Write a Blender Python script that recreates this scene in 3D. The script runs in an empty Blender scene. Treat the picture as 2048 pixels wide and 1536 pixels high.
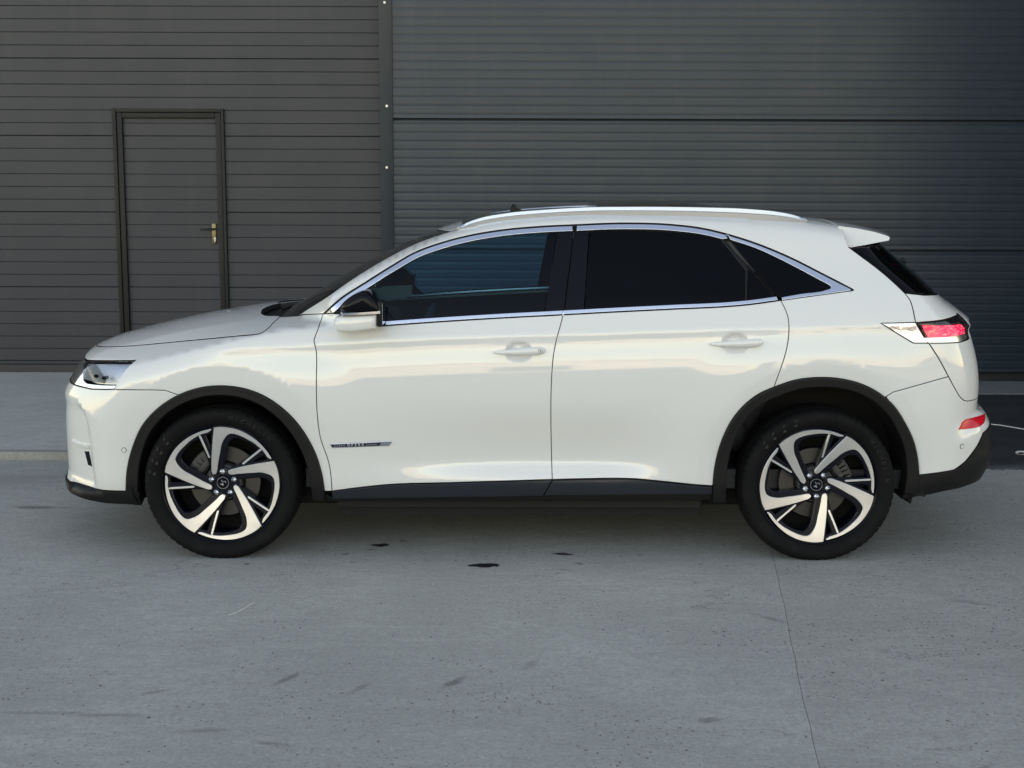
import bpy, bmesh, math, random
import numpy as np
from mathutils import Vector, Matrix, Euler
from mathutils.geometry import delaunay_2d_cdt

# ------------------------------------------------------------------ camera
SC = bpy.context.scene
CX, CY, CH, PITCH, ROLL, FPX = -0.03667, -6.7664, 1.65029, 0.14109, 0.00325, 2607.5
FW = np.array([0, math.cos(PITCH), -math.sin(PITCH)])
UP = np.array([0, math.sin(PITCH), math.cos(PITCH)])
RT = np.array([1.0, 0, 0])
CR_ = math.cos(ROLL) * RT + math.sin(ROLL) * UP
CU_ = -math.sin(ROLL) * RT + math.cos(ROLL) * UP
EYE = np.array([CX, CY, CH])
cam_d = bpy.data.cameras.new("camera")
cam_d.sensor_width = 36.0
cam_d.lens = FPX / 2048 * 36.0
cam_d.clip_start = 0.05
cam_d.clip_end = 3000
cam = bpy.data.objects.new("camera", cam_d)
SC.collection.objects.link(cam)
m3 = Matrix((CR_, CU_, -FW)).transposed()
cam.matrix_world = Matrix.Translation(EYE) @ m3.to_4x4()
SC.camera = cam

# ------------------------------------------------------------------ sky and sun
SUN_EL, SUN_AZ = math.radians(21), math.radians(24)     # azimuth from +Y towards +X
world = bpy.data.worlds.new("World")
SC.world = world
world.use_nodes = True
wn = world.node_tree.nodes
wl = world.node_tree.links
sky = wn.new("ShaderNodeTexSky")
sky.sky_type = 'NISHITA'
sky.sun_disc = False
sky.sun_elevation = SUN_EL
sky.sun_rotation = SUN_AZ
sky.air_density = 1.0
sky.dust_density = 0.5
sky.ozone_density = 1.0
bg = wn["Background"]
bg.inputs[1].default_value = 0.145
wl.new(sky.outputs[0], bg.inputs[0])
sun_d = bpy.data.lights.new("sun", 'SUN')
sun_d.energy = 3.6
sun_d.angle = math.radians(0.5)
sun_d.color = (1.0, 0.93, 0.82)
sun = bpy.data.objects.new("sun", sun_d)
SC.collection.objects.link(sun)
sdir = Vector((math.sin(SUN_AZ) * math.cos(SUN_EL), math.cos(SUN_AZ) * math.cos(SUN_EL), math.sin(SUN_EL)))
sun.rotation_euler = sdir.to_track_quat('Z', 'Y').to_euler()
sun.location = (0, 0, 30)
SC.view_settings.view_transform = 'Standard'
SC.view_settings.look = 'None'
SC.view_settings.exposure = 1.9
SC.view_settings.use_white_balance = True
SC.view_settings.white_balance_temperature = 9900
SC.view_settings.white_balance_tint = 17
SC.view_settings.gamma = 1.0
SC.view_settings.use_curve_mapping = False
SC.render.engine = 'CYCLES'
SC.cycles.max_bounces = 10
SC.cycles.transparent_max_bounces = 16
SC.cycles.caustics_reflective = False
SC.cycles.caustics_refractive = False
SC.cycles.use_denoising = True

COL = SC.collection
random.seed(4)
RNG = np.random.default_rng(7)

# ------------------------------------------------------------------ helpers: objects
def tag(o, label=None, cat=None, kind=None, group=None):
    if label: o["label"] = label
    if cat: o["category"] = cat
    if kind: o["kind"] = kind
    if group: o["group"] = group
    return o

def empty(name, loc=(0, 0, 0), parent=None):
    o = bpy.data.objects.new(name, None)
    o.empty_display_size = 0.2
    COL.objects.link(o)
    o.location = loc
    o.parent = parent
    return o

def mk(name, verts, faces, mat, parent=None, normals=None, smooth=False, label=None, angle=None, mat2=None, mi=None):
    me = bpy.data.meshes.new(name)
    me.from_pydata([tuple(map(float, v)) for v in verts], [], [tuple(int(i) for i in f) for f in faces])
    if smooth or normals is not None:
        me.polygons.foreach_set("use_smooth", [True] * len(me.polygons))
    me.validate()
    me.update()
    if normals is not None:
        me.normals_split_custom_set_from_vertices([tuple(map(float, n)) for n in normals])
    elif angle is not None:
        me.polygons.foreach_set("use_smooth", [True] * len(me.polygons))
        me.set_sharp_from_angle(angle=math.radians(angle))
    me.materials.append(mat)
    if mat2 is not None and len(me.polygons) == len(mi):
        me.materials.append(mat2); me.polygons.foreach_set('material_index', mi)
    o = bpy.data.objects.new(name, me)
    COL.objects.link(o)
    o.parent = parent
    if label: o["label"] = label
    return o

def share(o, name, loc=None, parent=None, mat=None):
    c = o.copy()
    c.name = name
    COL.objects.link(c)
    if loc is not None: c.location = loc
    c.parent = parent
    return c

class MB:
    """collects shapes into one mesh"""
    def __init__(s): s.v = []; s.f = []
    def add(s, v, f):
        n = len(s.v); s.v += [tuple(p) for p in v]; s.f += [tuple(i + n for i in q) for q in f]
    def box(s, x0, x1, y0, y1, z0, z1, M=None):
        v = [(x, y, z) for x in (x0, x1) for y in (y0, y1) for z in (z0, z1)]
        if M is not None: v = [tuple(M @ Vector(p)) for p in v]
        s.add(v, [(0, 1, 3, 2), (4, 6, 7, 5), (0, 4, 5, 1), (2, 3, 7, 6), (0, 2, 6, 4), (1, 5, 7, 3)])
    def rbox(s, x0, x1, y0, y1, z0, z1, b=.004, M=None):
        bm = bmesh.new()
        bmesh.ops.create_cube(bm, size=1)
        for q in bm.verts:
            q.co = Vector(((x0 + x1) / 2 + q.co.x * (x1 - x0), (y0 + y1) / 2 + q.co.y * (y1 - y0), (z0 + z1) / 2 + q.co.z * (z1 - z0)))
        bmesh.ops.bevel(bm, geom=bm.edges[:], offset=b, segments=2, affect='EDGES', profile=.5)
        if M is not None: bmesh.ops.transform(bm, matrix=M, verts=bm.verts)
        bm.verts.index_update()
        s.add([q.co[:] for q in bm.verts], [[q.index for q in f.verts] for f in bm.faces])
        bm.free()
    def tube(s, pts, r, n=8, cap=True):
        pts = [Vector(p) for p in pts]
        rr = r if hasattr(r, '__len__') else [r] * len(pts)
        v = []; f = []
        ref = Vector((0, 0, 1))
        for i, p in enumerate(pts):
            t = (pts[min(i + 1, len(pts) - 1)] - pts[max(i - 1, 0)]).normalized()
            a = t.cross(ref)
            if a.length < 1e-3: a = t.cross(Vector((1, 0, 0)))
            a.normalize(); b = a.cross(t)
            for k in range(n):
                q = 2 * math.pi * k / n
                v.append(p + (a * math.cos(q) + b * math.sin(q)) * rr[i])
        for i in range(len(pts) - 1):
            for k in range(n):
                f.append((i * n + k, i * n + (k + 1) % n, (i + 1) * n + (k + 1) % n, (i + 1) * n + k))
        if cap:
            f.append(tuple(range(n))[::-1]); f.append(tuple(range((len(pts) - 1) * n, len(pts) * n)))
        s.add(v, f)
    def build(s, name, mat, parent=None, **k): return mk(name, s.v, s.f, mat, parent, **k)

# ------------------------------------------------------------------ helpers: materials
def mat(name, col, rough=.5, metal=0., coat=0., coat_r=.03, spec=.5, ior=1.5):
    m = bpy.data.materials.new(name)
    m.use_nodes = True
    b = m.node_tree.nodes["Principled BSDF"]
    b.inputs["Base Color"].default_value = (*col, 1)
    b.inputs["Roughness"].default_value = rough
    b.inputs["Metallic"].default_value = metal
    b.inputs["Coat Weight"].default_value = coat
    b.inputs["Coat Roughness"].default_value = coat_r
    b.inputs["Specular IOR Level"].default_value = spec
    b.inputs["IOR"].default_value = ior
    return m

class NT:
    def __init__(s, m): s.t = m.node_tree; s.n = s.t.nodes; s.b = s.n.get("Principled BSDF")
    def new(s, typ, **kw):
        q = s.n.new(typ)
        for k, v in kw.items(): setattr(q, k, v)
        return q
    def put(s, sock, v):
        if isinstance(v, bpy.types.NodeSocket): s.t.links.new(v, sock)
        else: sock.default_value = v
    def pos(s, obj=True):
        q = s.new("ShaderNodeTexCoord"); return q.outputs["Object"]
    def math(s, op, a, b=0., c=0., clamp=False):
        q = s.new("ShaderNodeMath", operation=op); q.use_clamp = clamp
        s.put(q.inputs[0], a); s.put(q.inputs[1], b); s.put(q.inputs[2], c); return q.outputs[0]
    def vmath(s, op, a, b=(0, 0, 0)):
        q = s.new("ShaderNodeVectorMath", operation=op)
        s.put(q.inputs[0], a); s.put(q.inputs[1], b)
        return q.outputs["Value"] if op in ("LENGTH", "DISTANCE", "DOT_PRODUCT") else q.outputs[0]
    def noise(s, vec, scale, detail=4., rough=.55, dist=0.):
        q = s.new("ShaderNodeTexNoise"); s.put(q.inputs["Vector"], vec)
        q.inputs["Scale"].default_value = scale; q.inputs["Detail"].default_value = detail
        q.inputs["Roughness"].default_value = rough; q.inputs["Distortion"].default_value = dist
        return q.outputs["Fac"]
    def vor(s, vec, scale, feature='F1', rnd=1.):
        q = s.new("ShaderNodeTexVoronoi", feature=feature); s.put(q.inputs["Vector"], vec)
        q.inputs["Scale"].default_value = scale; q.inputs["Randomness"].default_value = rnd
        return q
    def ramp(s, fac, a, b, lo=0., hi=1.):
        q = s.new("ShaderNodeMapRange"); q.interpolation_type = 'SMOOTHSTEP'
        s.put(q.inputs[0], fac); s.put(q.inputs[1], a); s.put(q.inputs[2], b); s.put(q.inputs[3], lo); s.put(q.inputs[4], hi)
        return q.outputs[0]
    def mix(s, fac, a, b, blend='MIX'):
        q = s.new("ShaderNodeMix", data_type='RGBA', blend_type=blend)
        s.put(q.inputs[0], fac)
        s.put(q.inputs[6], (*a, 1) if isinstance(a, tuple) else a); s.put(q.inputs[7], (*b, 1) if isinstance(b, tuple) else b)
        return q.outputs[2]
    def bump(s, h, strength, dist=.01):
        q = s.new("ShaderNodeBump"); q.inputs["Strength"].default_value = strength; q.inputs["Distance"].default_value = dist
        s.put(q.inputs["Height"], h); return q.outputs[0]

# ------------------------------------------------------------------ helpers: photograph to place
def ray(u, v):
    d = FW + CR_ * ((u - 1024) / FPX) - CU_ * ((v - 768) / FPX)
    return d / np.linalg.norm(d)
def UN(u, v, y):                 # the point of a vertical plane at depth y seen at (u, v)
    d = ray(u, v); t = (y - CY) / d[1]; return EYE + d * t
def GR(u, v, z=0.):              # the point of the ground seen at (u, v)
    d = ray(u, v); t = (z - CH) / d[2]; return EYE + d * t

def cr(pts, n=5):                # Catmull-Rom through points
    p = np.array(pts, float)
    if len(p) < 3: return p
    P = np.vstack([2 * p[0] - p[1], p, 2 * p[-1] - p[-2]])
    out = []
    for i in range(1, len(P) - 2):
        p0, p1, p2, p3 = P[i - 1:i + 3]
        # centripetal-ish tangents
        d1 = np.linalg.norm(p2 - p1) + 1e-9; d0 = np.linalg.norm(p1 - p0) + 1e-9; d2 = np.linalg.norm(p3 - p2) + 1e-9
        m1 = ((p1 - p0) / d0 * d1 + (p2 - p1) / d1 * d0) / (d0 + d1) * d1
        m2 = ((p2 - p1) / d1 * d2 + (p3 - p2) / d2 * d1) / (d1 + d2) * d1
        for t in np.linspace(0, 1, n, endpoint=False):
            h = t * t * (3 - 2 * t)
            out.append((2 * t**3 - 3 * t**2 + 1) * p1 + (t**3 - 2 * t**2 + t) * m1 + (-2 * t**3 + 3 * t**2) * p2 + (t**3 - t**2) * m2)
    out.append(p[-1])
    return np.array(out)

def spl(xs, ys):
    q = cr(list(zip(xs, ys)), 24)
    X, Y = q[:, 0], q[:, 1]
    return lambda t: np.interp(t, X, Y)
def sst(a, b, x):
    t = np.clip((x - a) / (b - a), 0, 1); return t * t * (3 - 2 * t)

# ------------------------------------------------------------------ car body as one smooth implicit surface
_prof = [
    [(-1.70, .20), (-1.9, .205), (-2.2, .222), (-2.312, .256)],
    [(-2.312, .256), (-2.276, .282)],
    [(-2.276, .282), (-2.285, .342), (-2.289, .47), (-2.288, .62), (-2.282, .69), (-2.274, .737), (-2.258, .768), (-2.236, .808),
     (-2.203, .858), (-2.15, .912), (-2.085, .943), (-2.0, .970), (-1.867, 1.003), (-1.72, 1.036), (-1.6, 1.059), (-1.41, 1.090), (-1.21, 1.115), (-1.125, 1.124)],
    [(-1.125, 1.124), (-1.05, 1.176), (-.96, 1.232), (-.786, 1.334), (-.615, 1.418), (-.45, 1.487)],
    [(-.45, 1.487), (-.36, 1.519), (-.2, 1.562), (0, 1.589), (.25, 1.605), (.6, 1.609), (1.0, 1.598), (1.4, 1.572), (1.60, 1.54), (1.705, 1.515)],
    [(1.705, 1.515), (1.79, 1.44), (1.95, 1.31), (2.075, 1.195)],
    [(2.075, 1.195), (2.14, 1.150), (2.208, 1.098)],
    [(2.208, 1.098), (2.196, 1.075), (2.205, 1.04), (2.225, .98), (2.25, .87), (2.257, .787), (2.252, .69)],
    [(2.252, .69), (2.275, .675), (2.312, .635), (2.322, .58), (2.324, .516), (2.334, .49), (2.33, .45), (2.292, .345), (2.262, .30), (2.22, .262)],
    [(2.22, .262), (1.98, .245), (1.72, .24)],
    [(1.72, .24), (1.70, .20), (-1.70, .20)],
]
_P = []
for seg in _prof:
    q = cr(seg, 5) if len(seg) > 2 else np.array(seg, float)
    _P += [tuple(a) for a in q[:-1]]
PROF = np.array(_P)
_A = PROF; _B = np.roll(PROF, -1, 0)

def sdprof(x, z):
    out = np.empty_like(x)
    for s in range(0, len(x), 20000):
        px = x[s:s + 20000, None]; pz = z[s:s + 20000, None]
        ex = _B[:, 0] - _A[:, 0]; ez = _B[:, 1] - _A[:, 1]
        wx = px - _A[:, 0]; wz = pz - _A[:, 1]
        t = np.clip((wx * ex + wz * ez) / (ex * ex + ez * ez), 0, 1)
        d2 = ((wx - t * ex)**2 + (wz - t * ez)**2).min(1)
        c1 = pz >= _A[:, 1]; c2 = pz < _B[:, 1]; c3 = ex * wz > ez * wx
        cross = (c1 & c2 & c3) | (~c1 & ~c2 & ~c3)
        ins = cross.sum(1) % 2 == 1
        out[s:s + 20000] = np.where(ins, -1, 1) * np.sqrt(d2)
    return out

W0 = spl([.15, .22, .27, .33, .40, .47, .60, .68, .73, .78, .83, .88, .93, .965, .995, 1.004, 1.02, 1.06, 1.10, 1.14, 1.2, 1.3, 1.4, 1.5, 1.58, 1.66],
         [.80, .875, .905, .919, .922, .926, .939, .9465, .9493, .9502, .9490, .9450, .9395, .9366, .9362, .9345, .928, .9115, .896, .880, .853, .807, .757, .702, .655, .60])
PL = spl([-2.5, -2.3, -2.15, -2.0, -1.8, -1.6, -1.3, -.6, .6, 1.35, 1.7, 2.0, 2.2, 2.35, 2.5],
         [.70, .77, .82, .868, .912, .935, .947, .947, .947, .947, .932, .89, .845, .80, .74])
ZC = spl([-2.4, -1.8, -1.15, -.92, -.32, .13, .81, 1.77, 2.4], [.985, .99, .995, 1.005, 1.036, 1.050, 1.074, 1.106, 1.115])
CRN = spl([-2.4, -1.2, -.8, -.3, .3, 1.4, 2.0, 2.4], [.05, .05, .055, .07, .07, .065, .04, .03])
CUPS = []          # (x, z, rx, rz, depth): hand recesses behind the door handles
FOLDS = []

def wside(x, z):
    ze = z - (ZC(x) - 1.0) * sst(.62, .95, z)
    w = W0(ze) * PL(x) / .947
    A = .034 * (1 - sst(.15, 1.25, .30 - x)) * (1 - sst(.05, .50, x - .30))
    g = np.where(z > .47, 1 - sst(0, .30, z - .47), 1 - sst(.0, .105, .47 - z))
    w = w - A * g
    w = w - .085 * sst(.5, 2.0, x) * sst(1.12, 1.45, z)
    for cx, zz in ((-1.352, .355), (1.357, .372)):
        r = np.sqrt((x - cx)**2 + (z - zz)**2)
        w = w + .009 * (1 - sst(.55, .80, r)) * sst(.28, .40, z)
        m_ = 1 - sst(.548, .562, r)
        w = w + m_ * (.0015 - .115 * np.clip(.562 - r, 0, .12))
    for (cx, cz, rx, rz, dp) in CUPS:
        q = (np.abs((x - cx) / rx)**2.5 + np.abs((z - cz) / rz)**2.2)**.42
        w = w - dp * (1 - sst(.62, 1.0, q))
    return w

def fbody(p):
    x, y, z = p[:, 0], np.abs(p[:, 1]), p[:, 2]
    y25 = y**2.5
    xs = x - .36 * y25 * (1 - sst(-.5, .5, x)) * (1 - .66 * sst(1.08, 1.22, z)) + .24 * y25 * sst(.7, 1.5, x)
    q_ = y - .60
    zs = z + CRN(x) * y * y + .105 * .5 * (q_ + np.sqrt(q_ * q_ + .00006)) * (1 - sst(-1.75, -1.10, x)) * sst(-2.12, -1.95, x)
    b = sdprof(xs, zs)
    a = y - wside(x, z)
    k = .055 + .04 * sst(1.2, 1.45, z) - .030 * (1 - sst(-1.0, -.5, x) * 0 - sst(-.5, -.2, x)) * sst(.90, 1.02, z) * sst(-2.2, -1.7, x) + .20 * (1 - sst(-2.1, -1.75, x)) + .13 * sst(1.75, 2.1, x) + .08 * sst(1.55, 2.0, x) * (1 - sst(.30, .52, z))
    k = np.where(z < .3, np.minimum(k, .05 + .3 * np.abs(z - .2)), k)
    h = np.maximum(k - np.abs(a - b), 0) / k
    f = np.maximum(a, b) + h * h * k * .25
    if FOLDS:                       # the sunk corner of the front bumper
        fz, ft = FOLDS
        th = np.arctan2(XA - x, y)
        f = f + .016 * sst(0, .045, th - np.interp(z, fz, ft)) * (x < XA) * sst(.30, .345, z) * (1 - sst(.655, .735, z))
    return f

def grad(p, e=.005):
    g = np.zeros_like(p)
    for i in range(3):
        d = np.zeros(3); d[i] = e
        g[:, i] = fbody(p + d) - fbody(p - d)
    return g / (np.linalg.norm(g, axis=1, keepdims=True) + 1e-12)

def solve(o, d, t0, t1, it=22):
    lo = np.full(len(o), t0); hi = np.full(len(o), t1)
    for _ in range(it):
        m = (lo + hi) / 2
        ins = fbody(o + d * m[:, None]) < 0
        lo = np.where(ins, m, lo); hi = np.where(ins, hi, m)
    return o + d * ((lo + hi) / 2)[:, None]

XA, XB, RR = -1.5, 1.2, .9
UFC, URC = XA - RR * math.pi / 2, XB + RR * math.pi / 2
def wrap_od(uz):
    u, z = uz[:, 0], uz[:, 1]
    th = np.where(u < XA, (XA - u) / RR, np.where(u > XB, (u - XB) / RR, 0))
    ox = np.clip(u, XA, XB)
    o = np.stack([ox, 0 * u, z], 1)
    d = np.stack([np.sin(th) * np.where(u < XA, -1, 1), -np.cos(th), 0 * u], 1)
    return o, d
def S_wrap(uz):
    o, d = wrap_od(uz); return solve(o, d, .05, 1.7)
def to_wrap(P):
    x, y = P[:, 0], P[:, 1]
    th = np.arctan2(np.maximum(XA - x, 0), -y); tb = np.arctan2(np.maximum(x - XB, 0), -y)
    u = np.where(x < XA, XA - RR * th, np.where(x > XB, XB + RR * tb, x))
    return np.stack([u, P[:, 2]], 1)
Z0R = .35
def S_roll(xs):
    ph = xs[:, 1] / .8
    o = np.stack([xs[:, 0], 0 * ph, 0 * ph + Z0R], 1)
    d = np.stack([0 * ph, np.sin(ph), np.cos(ph)], 1)
    return solve(o, d, .1, 1.6)
def to_roll(P):
    return np.stack([P[:, 0], .8 * np.arctan2(P[:, 1], P[:, 2] - Z0R)], 1)

def hit(px):                      # where the lines of sight meet the body
    px = np.array(px, float)
    d = np.array([ray(a, b) for a, b in px])
    o = np.repeat(EYE[None], len(d), 0)
    t = np.full(len(d), np.nan); prev = np.full(len(d), 5.0)
    bestf = np.full(len(d), 9.); bestt = np.full(len(d), 6.)
    for s in np.arange(5.0, 8.6, .02):
        f = fbody(o + d * s)
        new = np.isnan(t) & (f < 0); t[new] = s
        better = np.isnan(t) & (f < bestf); bestf[better] = f[better]; bestt[better] = s
    miss = np.isnan(t)
    if miss.any() and bestf[miss].max() > .02:
        print("TRACE off the body by", bestf[miss].max().round(3), px[miss][bestf[miss].argmax()])
    lo = np.where(miss, bestt, t - .02); hi = np.where(miss, bestt, t)
    for _ in range(18):
        m = (lo + hi) / 2; ins = fbody(o + d * m[:, None]) < 0
        hi = np.where(ins & ~miss, m, hi); lo = np.where(ins | miss, lo, m)
    return o + d * hi[:, None]
def tw(px): return to_wrap(hit(px))
def trl(px): return to_roll(hit(px))

# ------------------------------------------------------------------ panels cut from that surface
def dedupe(p, eps=1e-4):
    out = [p[0]]
    for q in p[1:]:
        if np.linalg.norm(q - out[-1]) > eps: out.append(q)
    if np.linalg.norm(out[0] - out[-1]) < eps: out.pop()
    return np.array(out)
def resample(p, h):
    out = []
    for i in range(len(p)):
        a, b = p[i], p[(i + 1) % len(p)]
        n = max(1, int(math.ceil(np.linalg.norm(b - a) / h)))
        for k in range(n): out.append(a + (b - a) * k / n)
    return np.array(out)
def area(p):
    q = np.roll(p, -1, 0); return .5 * np.sum(p[:, 0] * q[:, 1] - q[:, 0] * p[:, 1])
def inset(p, d):
    a = np.roll(p, 1, 0); b = np.roll(p, -1, 0)
    e1 = p - a; e2 = b - p
    e1 /= np.linalg.norm(e1, axis=1, keepdims=True) + 1e-12; e2 /= np.linalg.norm(e2, axis=1, keepdims=True) + 1e-12
    n1 = np.stack([-e1[:, 1], e1[:, 0]], 1); n2 = np.stack([-e2[:, 1], e2[:, 0]], 1)
    n = n1 + n2; l = np.linalg.norm(n, axis=1, keepdims=True)
    n = n / np.maximum(l, 1e-6)
    c = np.maximum((n * n1).sum(1, keepdims=True), .45)
    return p + n * d / c
def pip(pts, poly):
    x, y = pts[:, 0][:, None], pts[:, 1][:, None]
    x0, y0 = poly[:, 0], poly[:, 1]; x1, y1 = np.roll(x0, -1), np.roll(y0, -1)
    c = ((y0 > y) != (y1 > y)) & (x < (x1 - x0) * (y - y0) / (y1 - y0 + 1e-15) + x0)
    return c.sum(1) % 2 == 1
def bdist(pts, poly):
    a = poly; b = np.roll(poly, -1, 0); e = b - a
    out = np.empty(len(pts))
    for s in range(0, len(pts), 4000):
        w = pts[s:s + 4000, None, :] - a
        t = np.clip((w * e).sum(2) / ((e * e).sum(1) + 1e-15), 0, 1)
        out[s:s + 4000] = np.sqrt(((w - t[..., None] * e)**2).sum(2)).min(1)
    return out

def panel(name, poly, material, parent, S=S_wrap, h=.022, gap=.0018, depth=.016, off=0., edge=.0020, far=True, label=None, sym=False, bulge=0., rim=None, lean=None):
    """cut a piece of the body in its own 2D parameters, lift it on to the surface, give it turned-in edges; far=True adds the other side of the car"""
    if rim is None and material.name.startswith("pearl"): rim = M_INNER  # white panels get black edges, standing in for shade down their gaps
    p = dedupe(np.array(poly, float))
    if area(p) < 0: p = p[::-1]
    p = resample(p, h)
    r0 = inset(p, gap); r1 = inset(p, gap + edge)
    lo, hi = r1.min(0), r1.max(0)
    gx, gy = np.meshgrid(np.arange(lo[0] + h * .5, hi[0], h), np.arange(lo[1] + h * .5, hi[1], h))
    gx[1::2] += h * .5
    G = np.stack([gx.ravel(), gy.ravel()], 1)
    if len(G):
        G = G[pip(G, r1)]
    if len(G):
        G = G[bdist(G, r1) > .45 * h]
    n = len(r1)
    pts = np.vstack([r1, G]) if len(G) else r1
    vs, es, fs, ov, oe, of = delaunay_2d_cdt([Vector(q) for q in pts], [], [list(range(n))], 1, 1e-6)
    V2 = np.array([v[:] for v in vs]); m = len(V2)
    F = [list(f) for f in fs]
    rin = [None] * n
    for i, o in enumerate(ov):
        for k in o:
            if k < n: rin[k] = i
    allp = np.vstack([V2, r0])
    P = S(allp); N = grad(P)
    if bulge:
        bd = bdist(V2, r1); bmax = bd.max() + 1e-9
        P[:m] += N[:m] * (bulge * np.sqrt(np.clip(bd / bmax, 0, 1)))[:, None]
    if lean:                       # set back by lean[0] at the bottom and lean[1] at the top
        zz_ = (P[:, 2] - P[:, 2].min()) / (P[:, 2].max() - P[:, 2].min() + 1e-9)
        P = P + N * (lean[0] + (lean[1] - lean[0]) * zz_)[:, None]
    P = P + N * off
    # tangent-plane outward direction at the border
    if lean:
        N = N + np.array([0, 0, 1.]) * ((lean[0] - lean[1]) / (P[:, 2].max() - P[:, 2].min() + 1e-9)); N /= np.linalg.norm(N, axis=1, keepdims=True)
    Pm, Nm = P[:m], N[:m]
    Pr, Nr = P[m:], N[m:]
    e = np.roll(Pr, -1, 0) - np.roll(Pr, 1, 0)
    outw = np.cross(e, Nr); outw /= np.linalg.norm(outw, axis=1, keepdims=True) + 1e-12
    ref = Pr - np.array([Pm[i] if i is not None else Pr[k] for k, i in enumerate(rin)])
    sg = np.sign((outw * ref).sum(1)); sg[sg == 0] = 1
    s0 = 1 if np.sum(sg) >= 0 else -1
    outw *= s0
    E0 = Pr - Nr * edge * .7
    E1 = Pr - Nr * depth
    verts = np.vstack([Pm, E0, E0, E1])
    nb = Nr * .55 + outw * .83; nb /= np.linalg.norm(nb, axis=1, keepdims=True)
    norms = np.vstack([Nm, nb, outw, outw])
    faces = list(F); mi = [0] * len(F)
    for i in range(n):
        j = (i + 1) % n
        a, b = rin[i], rin[j]
        if a is not None and b is not None and a != b:
            faces.append([a, m + i, m + j, b]); mi.append(0)
        faces.append([m + n + i, m + 2 * n + i, m + 2 * n + j, m + n + j]); mi.append(1)
    # make winding agree with the normals
    fx = []
    for f in faces:
        q = verts[f]; nn = np.cross(q[1] - q[0], q[2] - q[0]) + (np.cross(q[2] - q[0], q[3] - q[0]) if len(f) > 3 else 0)
        fx.append(f if np.dot(nn, norms[f].mean(0)) >= 0 else f[::-1])
    pn, pf = parent if isinstance(parent, tuple) else (parent, parent)
    o = mk(name, verts, fx, material, pn, normals=norms, label=label, mat2=rim, mi=mi)
    if far and not sym:
        M = np.array([1, -1, 1])
        o2 = mk(name, verts * M, [f[::-1] for f in fx], material, pf, normals=norms * M, label=label, mat2=rim, mi=mi)
        return o, o2
    return o

def cat(*a): return np.vstack([np.array(q, float).reshape(-1, 2) for q in a])
def rev(a): return np.array(a)[::-1]
def part_of(curve, x0=None, x1=None):
    c = np.array(curve); k = np.ones(len(c), bool)
    if x0 is not None: k &= c[:, 0] >= x0
    if x1 is not None: k &= c[:, 0] <= x1
    return c[k]
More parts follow.
